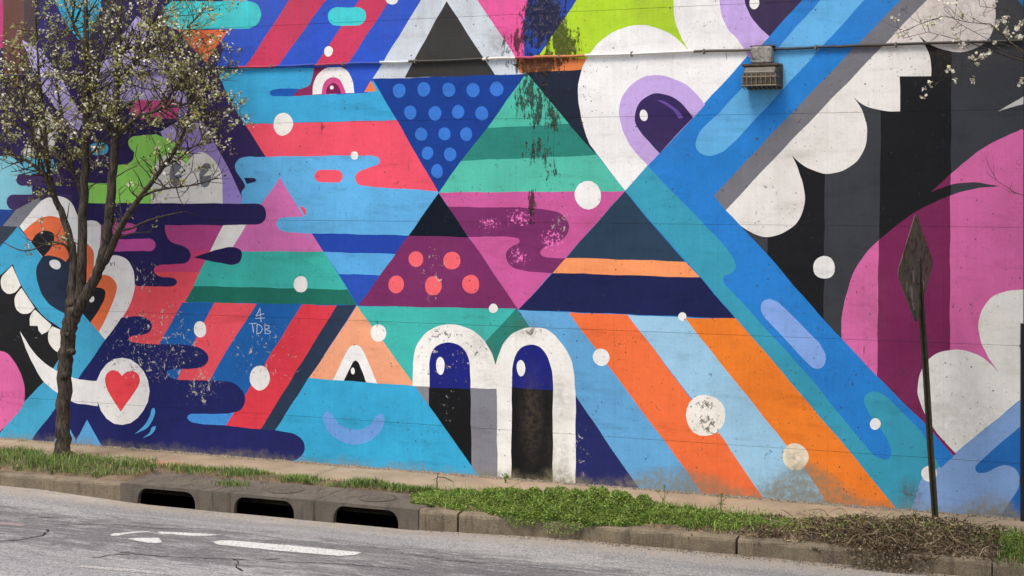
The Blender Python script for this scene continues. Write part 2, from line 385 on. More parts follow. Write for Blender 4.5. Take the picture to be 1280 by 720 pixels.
def wallpt(p):
    q = on_y(max(-400, p[0]), p[1])
    return (min(max(q.x, X0-30), X1+12), min(max(q.z, -9), 22))
shapes = []
for ln in MURAL.strip().splitlines():
    k, colr, flag, *tk = ln.split()
    if k == 'E':
        v = [float(q) for q in tk[0].split(',')]; r = math.radians(v[4]) if len(v) > 4 else 0
        m = 20; pts = []
        for i in range(m):
            t = 2*math.pi*i/m; x, y = v[2]*math.cos(t), v[3]*math.sin(t)
            wob = 1+.012*math.sin(3*t+v[0])
            pts.append((v[0]+(x*math.cos(r)-y*math.sin(r))*wob, v[1]+(x*math.sin(r)+y*math.cos(r))*wob))
        shapes.append((colr, flag, pts))
    elif k == 'L':
        wd = float(tk[0])/2; q = [np.array([float(c) for c in t.split(',')]) for t in tk[1:]]
        for a, b in zip(q, q[1:]):
            d = (b-a)/np.linalg.norm(b-a); nn = np.array([-d[1], d[0]])*wd; a2 = a-d*wd*.5; b2 = b+d*wd*.5
            shapes.append((colr, flag, [a2+nn, b2+nn, b2-nn, a2-nn]))
    else: shapes.append((colr, flag, spline(tk)))
ZJ = [-.12, .59, 1.815, 3.045, 4.27, 5.50, ZT]
xs = on_y(897.5, 220).x; XJ = [X1]
k = int((X1-xs)/1.22); x = xs+k*1.22
while x > X0+.3:
    if x < X1-.2: XJ.append(x)
    x -= 1.22
XJ.append(X0); XJ = sorted(XJ)
V, FC = [], []
def hand(q):                                       # a brush never follows the tape exactly: a few millimetres of wander
    o = []
    for i, a in enumerate(q):
        b = q[(i+1) % len(q)]; L_ = math.hypot(b[0]-a[0], b[1]-a[1]); n = max(1, min(40, int(L_/.12)))
        for j in range(n):
            x, z = a[0]+(b[0]-a[0])*j/n, a[1]+(b[1]-a[1])*j/n
            o.append((x+.0035*math.sin(z*11+x*5)+.002*math.sin(z*31-x*17+1), z+.0035*math.sin(x*9-z*6+2)+.002*math.sin(x*27+z*19)))
    return o
def addface(pts):
    b = len(V); V.extend(Vector(p) for p in pts); FC.append(list(range(b, b+len(pts))))
for c, fl, pts in shapes:
    q = hand([wallpt(p) for p in pts]); r = []
    for p in q:
        if not r or (abs(p[0]-r[-1][0])+abs(p[1]-r[-1][1])) > 1e-4: r.append(p)
    if sum(r[i-1][0]*r[i][1]-r[i][0]*r[i-1][1] for i in range(len(r))) < 0: r.reverse()
    addface(r)
nshape = len(shapes); rects = []
GH, GV = .0016, .0005
for i in range(len(XJ)-1):
    for j in range(len(ZJ)-1):
        rc = (XJ[i]+GV, XJ[i+1]-GV, ZJ[j]+(GH if j else 0), ZJ[j+1]-GH); rects.append(rc)
        addface([(rc[0], rc[2]), (rc[1], rc[2]), (rc[1], rc[3]), (rc[0], rc[3])])
ov, oe, of, _, _, orf = delaunay_2d_cdt(V, [], FC, 1, 1e-5)
def top(ids):
    cur = 0; name = '-'
    for i in sorted(q for q in ids if q < nshape):
        c, fl, _ = shapes[i]
        if fl.startswith('@') and name != fl[1:]: continue
        cur = i; name = fl
    return cur
SCALE = 0.92
paint_c = {c: hx(c, SCALE) for c, _, _ in shapes}
panels = {}
for f, ids in zip(of, orf):
    pr = [q for q in ids if q >= nshape]
    if not pr: continue
    panels.setdefault(pr[0]-nshape, []).append((f, paint_c[shapes[top(ids)][0]]))

# ---------------------------------------------------------------- materials
WX = (X0+X1)/2                                     # the wall's own origin
def W(px, py): p = on_y(px, py); return (p.x-WX, 0, p.z)
def R(rx, ry, px=640): k = F/17.5; return (rx/k, ry/k)
def mural_material():
    m = NT('painted_concrete', .8, .1); col = m.attr()
    n_big = m.noise(.9, 5, .65); n_mid = m.noise(6, 5, .6); n_fine = m.noise(45, 4, .7)
    # sun-bleached and thin patches of the paint
    col = m.mix(m.ramp(n_big, .35, .7, 0, .45), col, m.mix(1.0, col, hx('D2D0CE'), 'MULTIPLY'))
    col = m.mix(m.ramp(n_mid, .35, .75, .0, .22), col, m.mix(1.0, col, hx('D8D4CC'), 'MULTIPLY'))
    roll = m.noise(3, 3, .5, stretch=(9, 1, .5)); col = m.mix(m.ramp(roll, .35, .7, 0, .10), col, m.mix(1.0, col, hx('C8C4BE'), 'MULTIPLY'))
    cloth = m.noise(2.2, 6, .7, stretch=(.5, 1, 2.2)); col = m.mix(m.ramp(cloth, .5, .72, 0, .5), col, m.mix(1.0, col, hx('CFCAC4'), 'MULTIPLY'))
    col = m.mix(m.ramp(n_fine, .52, .72, 0, .35), col, m.mix(1.0, col, hx('C6C2BC'), 'MULTIPLY'))
    # small pits and fly-spots
    pit = m.ramp(m.voro(7, vec=None), .06, .08, 1, 0)
    pm = m.ramp(m.noise(2.3, 2), .36, .5); pit = m.math('MULTIPLY', pit, pm)
    pit2 = m.math('MULTIPLY', m.ramp(m.voro(15), .09, .12, 1, 0), m.ramp(m.noise(1.1, 3), .42, .6))
    scr = m.ramp(m.noise(14, 5, .75, dist=1.5, stretch=(1, 1, .55)), .635, .65)
    scr = m.math('MULTIPLY', scr, m.ramp(m.noise(1.6, 2), .4, .6))
    dark = m.math('MAXIMUM', m.math('MAXIMUM', pit, pit2), scr)
    col = m.mix(m.math('MULTIPLY', dark, .78), col, hx('3A3530'))
    # flaked paint baring pale concrete, where the wall is worn most
    sp = [(W(190, 430), R(200, 130), .9), (W(330, 440), R(120, 100), .8), (W(250, 480), R(60, 60), 1.0), (W(180, 350), R(60, 60), .85), (W(40, 430), R(80, 90), .55),
          (W(540, 340), R(40, 90), .85), (W(560, 450), R(110, 90), .7), (W(690, 430), R(60, 120), .6), (W(725, 560), R(28, 60), .9), (W(882, 530), R(36, 26), 1.1),
          (W(700, 280), R(36, 36), .9), (W(550, 150), R(60, 50), .45), (W(860, 560), R(120, 70), .45), (W(760, 405), R(40, 30), .5), (W(560, 510), R(40, 60), .7), (W(552, 418), R(46, 24), 1.05), (W(665, 418), R(36, 20), .95), (W(600, 440), R(24, 40), .9), (W(882, 505), R(26, 14), 1.15), (W(890, 538), R(20, 12), 1.2), (W(440, 520), R(70, 50), .55)]
    mask = None
    for c, r, s_ in sp:
        q = m.math('MULTIPLY', m.spot(c, r, .2), s_); mask = q if mask is None else m.math('MAXIMUM', mask, q)
    bw = m.n('ShaderNodeRGBToBW'); m.put(bw.inputs[0], m.attr()); lum = bw.outputs[0]
    chip_n = m.noise(14, 7, .78, dist=.8, stretch=(1.1, 1, .95))
    chip_v = m.math('ADD', chip_n, m.math('MULTIPLY', mask, .19))
    chip = m.ramp(chip_v, .745, .76); rim = m.ramp(chip_v, .725, .75)
    col = m.mix(m.math('MULTIPLY', rim, .55), col, hx('4A4540'))
    col = m.mix(chip, col, m.mix(m.ramp(lum, .35, .5), m.mix(m.ramp(n_fine, .35, .65), hx('CFC8BC'), hx('98918A')), m.mix(m.ramp(n_fine, .4, .6), hx('8A8278'), hx('5A544C'))))
    # the plum band has worn through to the pink below it
    pk = None
    for c, r in [(W(650, 272), R(42, 22)), (W(648, 320), R(26, 24)), (W(612, 280), R(30, 18)), (W(690, 300), R(34, 30))]:
        q = m.spot(c, r, .1); pk = q if pk is None else m.math('MAXIMUM', pk, q)
    pkn = m.math('ADD', m.noise(26, 5, .75, stretch=(1, 1, .8)), m.math('MULTIPLY', pk, .2))
    col = m.mix(m.ramp(pkn, .705, .725), col, hx('DB6BA8'))
    # black moss and water stains
    st = None
    for c, r, s_ in [(W(680, 20), R(42, 62), 1.0), (W(672, 80), R(52, 22), 1.0), (W(705, 55), R(26, 40), .95), (W(648, 52), R(26, 34), .72), (W(628, 55), R(18, 30), .5), (W(665, 128), R(40, 50), .74), (W(642, 118), R(14, 30), .5),
                      (W(688, 150), R(26, 40), .6), (W(672, 190), R(36, 30), .66), (W(690, 215), R(26, 30), .5), (W(665, 255), R(11, 34), .7), (W(694, 75), R(30, 30), .7)]:
        q = m.math('MULTIPLY', m.spot(c, (r[0]*1.5, r[1]*1.35), .05), s_); st = q if st is None else m.math('MAXIMUM', st, q)
    sn = m.math('ADD', m.math('ADD', m.math('MULTIPLY', m.noise(5, 8, .8, dist=.3, stretch=(2.2, 1, .4)), .6), m.math('MULTIPLY', m.noise(20, 5, .8, stretch=(1, 1, .6)), .4)), m.math('MULTIPLY', st, .25))
    stn = m.ramp(sn, .635, .665)
    col = m.mix(m.math('MULTIPLY', stn, .87), col, m.mix(m.ramp(m.noise(17, 5, .8), .5, .62), hx('1C1917'), hx('55493A')))
    # soft soot and damp patches; upper-right spots also paint in shade by the bridge
    soot_shade = None
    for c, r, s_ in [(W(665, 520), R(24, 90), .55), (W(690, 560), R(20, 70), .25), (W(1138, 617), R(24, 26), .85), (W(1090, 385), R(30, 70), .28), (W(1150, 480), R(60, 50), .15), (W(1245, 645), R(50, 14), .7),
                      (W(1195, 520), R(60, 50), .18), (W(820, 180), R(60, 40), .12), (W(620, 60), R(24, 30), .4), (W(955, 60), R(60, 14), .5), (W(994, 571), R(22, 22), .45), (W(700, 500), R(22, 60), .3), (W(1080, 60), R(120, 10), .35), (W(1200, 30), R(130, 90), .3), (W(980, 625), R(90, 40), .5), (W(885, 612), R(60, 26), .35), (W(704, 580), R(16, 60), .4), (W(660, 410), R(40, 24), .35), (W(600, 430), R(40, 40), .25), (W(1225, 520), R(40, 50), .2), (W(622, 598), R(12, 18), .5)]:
        q = m.math('MULTIPLY', m.spot(c, r, .0), s_); soot_shade = q if soot_shade is None else m.math('MAXIMUM', soot_shade, q)
    so2 = m.math('MULTIPLY', soot_shade, m.ramp(m.noise(13, 6, .75), .34, .62))
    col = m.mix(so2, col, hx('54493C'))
    # splashed earth along the foot
    sep = m.n('ShaderNodeSeparateXYZ'); m.put(sep.inputs[0], m.pos); z = sep.outputs['Z']; xx = sep.outputs['X']
    grow = None
    for px, py, rx, q_ in ((850, 615, 110, .22), (1010, 620, 75, .42), (700, 600, 40, .12), (1240, 640, 60, .16)):
        q = m.math('MULTIPLY', m.spot(W(px, py), R(rx, 200), .0), q_); grow = q if grow is None else m.math('MAXIMUM', grow, q)
    hz = m.math('SUBTRACT', m.math('ADD', m.math('MULTIPLY', m.noise(4.5, 6, .7), .34), grow), z)
    foot = m.ramp(hz, .02, .22, 0, .8)
    col = m.mix(m.math('MULTIPLY', foot, m.ramp(m.noise(16, 5, .7), .35, .6, .35, 1)), col, hx('7C745C'))
    edge = m.ramp(m.math('SUBTRACT', m.math('MULTIPLY', m.noise(9, 5, .7), .065), z), .0, .012)
    col = m.mix(edge, col, m.mix(m.ramp(n_fine, .4, .6), hx('A89C8A'), hx('6A6054')))
    # rain film under the conduit and the top of the wall
    film = m.math('MULTIPLY', m.ramp(z, 4.6, 6.3), m.ramp(m.noise(1.2, 5, .7, stretch=(3, 1, .4)), .4, .7, 0, .3))
    col = m.mix(film, col, hx('5C564E'))
    m.bump(m.noise(28, 5, .7), .4, .008)
    return m.out(col)
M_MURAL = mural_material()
def concrete(name, a, b, scale=3, dirt=None, bump=.5, rough=.9):
    m = NT(name, rough, .2); c = m.mix(m.ramp(m.noise(scale, 6, .65), .3, .7), hx(a), hx(b))
    c = m.mix(m.ramp(m.noise(scale*7, 5, .7), .5, .75, 0, .5), c, hx(dirt or '3a352e'))
    c = m.mix(m.ramp(m.noise(140, 2, .6), .45, .65, 0, .3), c, hx('B0A698'))
    c = m.mix(m.ramp(m.voro(38), .03, .09, .5, 0), c, hx('2E2A26'))
    c = m.mix(m.ramp(m.noise(2.5, 5, .7, stretch=(2.2, 1, .3)), .5, .68, 0, .55), c, hx('241F1A'))
    m.bump(m.math('ADD', m.noise(60, 5, .7), m.math('MULTIPLY', m.noise(9, 4), 1.2)), bump, .006); return m.out(c)
def plain(name, a, rough=.6, spec=.3, vary=.25, scale=12, bump=.2, metal=0, rust=None):
    m = NT(name, rough, spec); m.b.inputs['Metallic'].default_value = metal
    c = m.mix(m.ramp(m.noise(scale, 5, .65), .35, .7, 0, vary), hx(a), hx('2c2824'))
    if rust: c = m.mix(m.ramp(m.noise(scale*1.7, 6, .7), .5, .62), c, hx(rust))
    if bump: m.bump(m.noise(scale*6, 4), bump, .003)
    return m.out(c)
def tinted(name, rough=.6, spec=.25, vary=.12, trans=0, bump=0):
    m = NT(name, rough, spec); c = m.attr(); c = m.mix(m.ramp(m.noise(8, 4), .3, .7, 0, vary), c, hx('6a6040'))
    if bump: m.bump(m.noise(60, 4), bump, .003)
    m.out(c)
    if trans:
        tr = m.n('ShaderNodeBsdfTranslucent'); m.put(tr.inputs[0], c); mx = m.n('ShaderNodeMixShader'); mx.inputs[0].default_value = trans
        o = m.t.nodes['Material Output']; m.t.links.new(m.b.outputs[0], mx.inputs[1]); m.t.links.new(tr.outputs[0], mx.inputs[2]); m.t.links.new(mx.outputs[0], o.inputs[0])
    return m.m
def asphalt():
    m = NT('worn_asphalt', .88, .25)
    big = m.noise(.35, 5, .6, stretch=(.5, 1.6, 1)); c = m.mix(m.ramp(big, .35, .68), hx('83817E'), hx('6C6B6A'))
    agg = m.noise(48, 4, .85); c = m.mix(m.ramp(agg, .47, .62, 0, .8), c, hx('A6A4A1')); c = m.mix(m.ramp(agg, .50, .38, 0, .6), c, hx('454444'))
    ag2 = m.noise(22, 3, .8); c = m.mix(m.ramp(ag2, .52, .66, 0, .2), c, hx('B2AFAA')); c = m.mix(m.ramp(ag2, .47, .36, 0, .3), c, hx('505050'))
    # torn, ravelled band along the lane
    sep = m.n('ShaderNodeSeparateXYZ'); m.put(sep.inputs[0], m.pos); y = sep.outputs['Y']; xx = sep.outputs['X']
    band = m.math('MULTIPLY', m.ramp(y, -3.1, -2.5, 1, 0), m.ramp(y, -4.7, -3.9, 0, 1))
    rav = m.noise(7, 8, .8, dist=.5, stretch=(.3, 1.6, 1))
    bn = m.math('ADD', rav, m.math('MULTIPLY', band, .17))
    c = m.mix(m.ramp(bn, .555, .68, 0, .6), c, hx('3A3838'))
    dust = m.math('MULTIPLY', m.ramp(y, -2.5, -1.95), m.ramp(m.noise(6, 5), .35, .6, .35, 1)); c = m.mix(m.math('MULTIPLY', dust, .6), c, hx('9A8A74'))
    tyre = m.math('MULTIPLY', m.ramp(m.noise(.8, 4, .6, stretch=(.25, 3, 1)), .5, .7, 0, .35), 1.0); c = m.mix(tyre, c, hx('5E5B5A'))
    pale = m.ramp(m.noise(1.1, 6, .7, stretch=(.5, 1.4, 1)), .52, .7, 0, .3); c = m.mix(pale, c, hx('B4AEA6'))
    m.bump(m.math('ADD', m.math('MULTIPLY', m.noise(110, 3, .8), 1.0), m.math('MULTIPLY', bn, -1.5)), .55, .008)
    return m.out(c)
M_ASPH = asphalt()
M_SIDE = concrete('sidewalk_concrete', '948370', '83725F', 1.6, '5A4E40')
M_KERB = concrete('kerb_concrete', '74664F', '554A3B', 2.4, '2A231A')
M_INLET = concrete('inlet_concrete', '564E43', '403931', 2.2, '332D26')
M_CORE = concrete('bare_concrete', '6E6A62', '55524C', 1.4)
M_SOIL = concrete('bare_soil', '6E5840', '463626', 5, '2A2018', .9)
M_EARTH = concrete('ground_earth', '7A6C56', '5E5242', .3)
M_BLACK = plain('void_shade', '0A0A0A', 1, 0, 0, 5, 0)  # near-black colour paints in the shade of the drain cavity and post holes
M_LEAF = tinted('leaf', .55, .25, .10, .45)
M_GRASS = tinted('grass_blade', .6, .2, .1, .25)
M_LITTER = tinted('dead_leaf', .9, .1, .2)
M_BARK = None
def bark():
    m = NT('pear_bark', .92, .15); st = (5, 5, 1.0)
    r = m.noise(7, 7, .7, dist=.6, stretch=st); c = m.mix(m.ramp(r, .35, .65), hx('27221E'), hx('554C41'))
    c = m.mix(m.ramp(m.noise(3, 4), .5, .75, 0, .4), c, hx('544C40')); m.bump(r, .9, .02); return m.out(c)
M_BARK = bark()
def rmark(name, a, wear=.1):
    m = NT(name, .8, .2); c = m.mix(m.ramp(m.noise(40, 6, .75), .60-wear, .70-wear), hx(a), hx('77736F'))
    c = m.mix(m.ramp(m.noise(140, 3), .52, .7, 0, .5), c, hx('8E8A86')); return m.out(c)

# ---------------------------------------------------------------- wall
wall = empty('mural_wall', ((X0+X1)/2, 0, 0), 'tall concrete retaining wall painted with a bright geometric mural of triangles, eyes and stripes', 'wall')
ovn = [(v.x, v.y) for v in ov]
for pi, tris in sorted(panels.items()):
    rc = rects[pi]; idx = {}; vs = []; fs = []; cs = []
    cx = (rc[0]+rc[1])/2; ox = wall.location.x
    def vid(i):
        if i not in idx: idx[i] = len(vs); vs.append((ovn[i][0]-ox, 0, ovn[i][1]))
        return idx[i]
    for f, c in tris:
        q = [vid(i) for i in f]
        a, b, d = (vs[q[0]], vs[q[1]], vs[q[2]])
        if (b[0]-a[0])*(d[2]-a[2])-(b[2]-a[2])*(d[0]-a[0]) < 0: q = q[::-1]      # face -y
        fs.append(q); cs.append(c)
    b = len(vs); x0, x1, z0, z1 = rc[0]-ox, rc[1]-ox, rc[2], rc[3]
    vs += [(x0,0,z0),(x1,0,z0),(x1,0,z1),(x0,0,z1),(x0,.03,z0),(x1,.03,z0),(x1,.03,z1),(x0,.03,z1)]
    for q in ((0,4,5,1),(1,5,6,2),(2,6,7,3),(3,7,4,0)): fs.append([b+k for k in q]); cs.append(hx('3a3630'))
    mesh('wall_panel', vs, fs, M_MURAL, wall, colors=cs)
g = G(); ox = wall.location.x; g.box(X0-ox, X1-ox, .012, .62, -.4, ZT+.004); g.build('wall_core', M_CORE, wall)

# ---------------------------------------------------------------- ground, road, pavement
def fast(name, verts, faces, colors, mat, parent=None, **k):      # verts (n,3), faces (m,q), one colour per face
    verts = np.asarray(verts, np.float32); faces = np.asarray(faces, np.int32); m, q = faces.shape
    me = bpy.data.meshes.new(name); me.vertices.add(len(verts)); me.vertices.foreach_set('co', verts.ravel())
    me.loops.add(m*q); me.loops.foreach_set('vertex_index', faces.ravel())
    me.polygons.add(m); me.polygons.foreach_set('loop_start', np.arange(0, m*q, q, dtype=np.int32))
    if colors is not None:
        a = me.color_attributes.new('tint', 'FLOAT_COLOR', 'CORNER')
        a.data.foreach_set('color', np.repeat(np.asarray(colors, np.float32), q, axis=0).ravel())
    me.update(calc_edges=True); me.validate(); me.materials.append(mat)
    o = bpy.data.objects.new(name, me); COL.objects.link(o)
    if parent: o.parent = parent
    return tag(o, **k)
def grid(xs, ys, zf):
    xs = np.asarray(xs); ys = np.asarray(ys); Xg, Yg = np.meshgrid(xs, ys); Z = zf(Xg, Yg)
    v = np.stack([Xg, Yg, Z], -1).reshape(-1, 3); nx = len(xs); ny = len(ys)
    i = (np.arange(ny-1)[:, None]*nx+np.arange(nx-1)[None, :]).ravel()
    return v, np.stack([i, i+1, i+1+nx, i+nx], 1)
def wob(x, y, k=1.0): return (np.sin(x*1.7*k+y*2.3)+np.sin(x*4.1*k-y*3.7+1)+.6*np.sin(x*9.3*k+y*7.1+2))/2.6
YK = -1.90                                         # kerb face
def kx(px): return on_y(px, 600, YK).x
IN0, IN1 = kx(150), kx(523)
ZR = -.175
def road_z(x, y):
    d = np.clip((y-(YK-1.3))/1.3, 0, 1)
    basin = np.clip((x-IN0+1.2)/1.6, 0, 1)*np.clip((IN1+1.6-x)/1.8, 0, 1)
    return ZR - .055*d*d*basin + .012*d*d*(1-basin)
v, f = grid([-400, -60, -20, 20, 60, 400], [-300, -60, -17, -14, 60, 400], lambda x, y: x*0-.62)
fast('ground', v, f, None, M_EARTH, kind='structure')
v, f = grid(list(np.arange(-300, -20, 20))+list(np.arange(-20, 14, .18))+list(np.arange(14, 300, 20)), list(np.arange(-15, -4, .8))+list(np.arange(-4, YK, .1))+[YK+.02], road_z)
road = fast('road', v, f, None, M_ASPH, kind='structure')
far = G(); far.box(-300, 300, -60, -15, -.6, -.06); far.build('far_pavement', M_SIDE, kind='structure')
def side_mat():
    m = NT('pavement_concrete', .92, .15); c = m.mix(m.ramp(m.noise(1.6, 6, .65), .3, .7), hx('98866F'), hx('7E6E5B'))
    c = m.mix(m.ramp(m.noise(60, 4, .8), .5, .7, 0, .25), c, hx('5E5040')); c = m.mix(m.ramp(m.noise(160, 2), .55, .68, 0, .4), c, hx('BDAF9C'))
    sep = m.n('ShaderNodeSeparateXYZ'); m.put(sep.inputs[0], m.pos)
    c = m.mix(m.math('MULTIPLY', m.ramp(sep.outputs['Y'], .32, .41, 0, .6), m.ramp(m.noise(7, 6, .75), .35, .6)), c, hx('4A3F33'))
    for px, py, r in ((300, 592, .45), (205, 579, .35), (430, 603, .3)):
        p = on_z(px, py, 0); p.y += .4; mp = m.n('ShaderNodeMapping'); m.put(mp.inputs[0], m.pos); mp.inputs['Location'].default_value = (-p.x/r/1.6, -p.y/r*1.5, 0); mp.inputs['Scale'].default_value = (1/r/1.6, 1.5/r, 0)
        l = m.n('ShaderNodeVectorMath', operation='LENGTH'); m.put(l.inputs[0], mp.outputs[0])
        c = m.mix(m.math('MULTIPLY', m.ramp(l.outputs['Value'], .2, 1, .7, 0), m.ramp(m.noise(9, 5, .7), .42, .58)), c, hx('C4715E'))
    m.bump(m.noise(90, 5, .7), .4, .005); return m.out(c)
M_PAVE = side_mat()
pave = empty('pavement', (0, -.4, 0), kind='structure')
jx = [-40, -26, -20]+[-17+i*2.45 for i in range(11)]+[14, 40]
for a, b in zip(jx, jx[1:]):
    n = max(2, int((b-a)/.25)); v, f = grid(np.linspace(a+.004, b-.004, n), np.linspace(-.80, .008, 7), lambda x, y: .004*wob(x, y)+(y+.4)*.012)
    v[:, 1] += .4
    nv = len(v); fast('paving_slab', v, f, None, M_PAVE, pave)
g = G(); g.box(-60, 60, -.405, .42, -.5, -.014); g.build('slab_bed', M_SOIL, pave)

# verge soil, humped where the leaf litter lies
def soil_z(x, y):
    t = np.clip((-y-.75)/.15, 0, 1)*np.clip((y+1.80)/.12, 0, 1)
    xr = on_y(1000, 600, -1.3).x
    hump = np.exp(-((x-on_y(1150, 600, -1.3).x)/.9)**2)*.05+.02*np.clip((x-xr)/.5, 0, 1)
    bed = (x > IN0-.05)*(x < IN1+.02)*(y < -1.14)
    return np.where(bed, -.12, -.035+t*(.05+.018*wob(x*2, y*3)+hump))
v, f = grid(np.arange(-20, 14, .09), np.linspace(-1.76, -.70, 22), soil_z)
fast('verge_soil', v, f, None, M_SOIL, kind='structure')

# kerb: cast stones laid end to end, the drain between them
kerb = empty('kerb', (0, YK, 0), kind='structure')
def kerb_stone(a, b, dz=0, dy=0):
    n = max(2, int((b-a)/.16)); xs = np.linspace(a, b, n); prof = [(.17, -.5), (0, -.5), (0, -.035), (.008, -.012), (.03, 0), (.14, .002), (.165, -.006), (.17, -.02)]
    vs = []; m = len(prof)
    for i, x in enumerate(xs):
        for j, (py, pz) in enumerate(prof):
            e = .006*math.sin(x*7.3+j)+.005*math.sin(x*17+2*j) if 0 < j else 0
            q = .012 if i in (0, n-1) and j in (2, 3, 4) else 0
            vs.append((x, py+dy+e*.6+q*.6, pz+dz+e*.5-q*.5))
    fs = [(i*m+j, (i+1)*m+j, (i+1)*m+(j+1) % m, i*m+(j+1) % m) for i in range(n-1) for j in range(m)]
    fs += [tuple(range(m)), tuple((n-1)*m+k for k in range(m))[::-1]]
    return mesh('kerb_stone', vs, fs, M_KERB, kerb)
for a, b in ((-300, -30), (-30, -20), (-20, -16), (-16, -13.2), (-13.2, kx(-30)), (kx(-30), IN0)): kerb_stone(a+.004, b-.004, -.012)
for a, b in ((IN1, kx(571)), (kx(572.5), kx(919.5)), (kx(921), kx(1240)), (kx(1240), 9.6), (9.6, 13), (13, 300)): kerb_stone(a+.006, b-.006, 0 if a < 0 else -.004, .004)

drain = empty('storm_drain', ((IN0+IN1)/2, YK, 0), 'long concrete storm drain in the kerb with three round-cornered dark openings', 'storm drain')
ox = drain.location.x
units = [(150, 266, 172, 244), (266, 392.5, 292.5, 367.5), (392.5, 523, 417, 498)]
for a, b, oa, ob in units:
    a, b, oa, ob = (kx(q)-ox for q in (a, b, oa, ob)); a += .003; b -= .003; r = .12; zt = -.036; zb = -.5
    out = [(a, zb), (oa, zb), (oa, zt-r*1.2)] + [(oa+r*(1-math.cos(t)), zt-r*1.2*(1-math.sin(t))) for t in (.3, .6, .9, 1.2, 1.57)]
    out += [(ob-r*(1-math.sin(t)), zt-r*1.2*(1-math.cos(t))) for t in (0, .37, .67, .97, 1.27, 1.57)] + [(ob, zb), (b, zb), (b, -.012), (b-.01, 0), (a+.01, 0), (a, -.012)]
    n = len(out); vs = [(x, 0, z) for x, z in out]+[(x, .06, z) for x, z in out]
    fs = [tuple(range(n)), tuple(range(n, 2*n))[::-1]]+[(i, n+i, n+(i+1) % n, (i+1) % n) for i in range(n)]
    u = mesh('drain_face', vs, fs, M_INLET, drain)
    g = G(); g.box(a, b, .062, .74, -.05, -.002); bevel(g.build('cover_slab', M_INLET, drain), .008, 1)
g = G(); a, b = IN0-ox, IN1-ox
g.box(a, b, .70, .74, -.62, -.1); g.box(a, b, .07, .72, -.66, -.6); g.box(a, a+.05, .07, .7, -.6, -.1); g.box(b-.05, b, .07, .7, -.6, -.1)
g.build('catch_basin', M_BLACK, drain)
M_LID = concrete('lid_concrete', '4E463C', '3A342C', 4, '241F1A')
for px, py in ((366, 609), (478, 620)):              # round lids let into the slabs
    p = on_z(px, py, 0); g = G(); vs = []; N = 28; rr = .21
    for rad, z in ((rr+.014, .0005), (rr+.014, .003), (rr, .003), (rr, -.001), (rr-.012, -.001), (rr-.012, .004), (.03, .004), (.03, .002), (0.001, .002)):
        vs += [(p.x-ox+rad*math.cos(2*math.pi*k/N), -1.52-YK+rad*math.sin(2*math.pi*k/N), z) for k in range(N)]
    fs = [(r*N+k, r*N+(k+1) % N, (r+1)*N+(k+1) % N, (r+1)*N+k) for r in range(8) for k in range(N)]
    mesh('manhole_lid', vs, fs, M_LID, drain)

# road paint, worn by tyres
def flat(name, px, mat, parent, z=.004, **k):
    p = [on_z(x, y, ZR+z) for x, y in px]; return mesh(name, [(q.x, q.y, ZR+z) for q in p], [tuple(range(len(p)))], mat, parent, **k)
M_WHITE = rmark('road_paint', 'BEBDB6', .1); M_WORN = rmark('worn_road_paint', 'A8A59F', .15); M_RED = rmark('red_spray_paint', '8E6C6A', .17)
flat('lane_line', [(266, 677.3), (275, 675.4), (292, 675.6), (372, 682.5), (452, 690.3), (444, 693.6), (424, 694.8), (345, 688), (272, 680.5)], M_WHITE, road)
flat('arrow_marking', [(196, 665.8), (199, 664.4), (225, 665.4), (250, 666.6), (276, 668.4), (262, 669.6), (240, 669.6), (225, 669), (216, 667.4), (203, 667.4)], M_WHITE, road)
flat('arrow_marking', [(160, 673), (168, 672.3), (181, 672.2), (198, 672.2), (203, 677.4), (196, 678.8), (184, 678.2), (173, 676.4)], M_WHITE, road)
flat('arrow_marking', [(138, 668), (143, 666.5), (156, 665.6), (170, 664.2), (186, 663.9), (188, 664.7), (172, 665.6), (158, 667.2), (152, 668.4), (149, 669.4), (139, 669.6)], M_WHITE, road)
flat('lane_line', [(96, 708.5), (104, 706.8), (140, 709), (170, 711.6), (215, 716), (214, 718.5), (160, 714.5), (128, 711.8)], M_WORN, road)
flat('spray_mark', [(-6, 652), (12, 653), (34, 655.8), (26, 658), (10, 656.2), (-6, 655.6)], M_RED, road)
M_CRACK = plain('crack_dark', '2C2A29', .95, .1, .3, 30, 0)
def crack(pts, wd):
    g = G(); P = [on_z(x, y, ZR+.002) for x, y in pts]; q = []
    for a, b in zip(P, P[1:]):
        n = max(2, int((b-a).length/.05))
        for i in range(n): q.append(a.lerp(b, i/n)+Vector((random.uniform(-.022, .022), random.uniform(-.022, .022), 0)))
    vs = []; 
    for i, p in enumerate(q):
        t = (q[min(i+1, len(q)-1)]-q[max(i-1, 0)]).normalized(); nn = Vector((-t.y, t.x, 0))*wd*random.uniform(.2, 1)
        vs += [p+nn, p-nn]
    g.add(vs, [(2*i, 2*i+1, 2*i+3, 2*i+2) for i in range(len(q)-1)]); g.build('crack', M_CRACK, road)
crack([(-10, 676.5), (25, 675), (50, 670), (61, 664.5), (58, 660)], .022)
crack([(115, 697), (140, 694), (168, 692)], .016); crack([(150, 690), (200, 695), (240, 697), (290, 699), (330, 700), (360, 697)], .014)
crack([(293, 699), (297, 706), (301, 716)], .016); crack([(220, 640), (262, 635), (300, 631)], .008); crack([(30, 648), (62, 647), (90, 648)], .012)
crack([(70, 656), (130, 655), (190, 660), (260, 661)], .008); crack([(320, 702), (420, 704), (520, 712)], .010); crack([(500, 690), (560, 700), (640, 708), (730, 715)], .008)

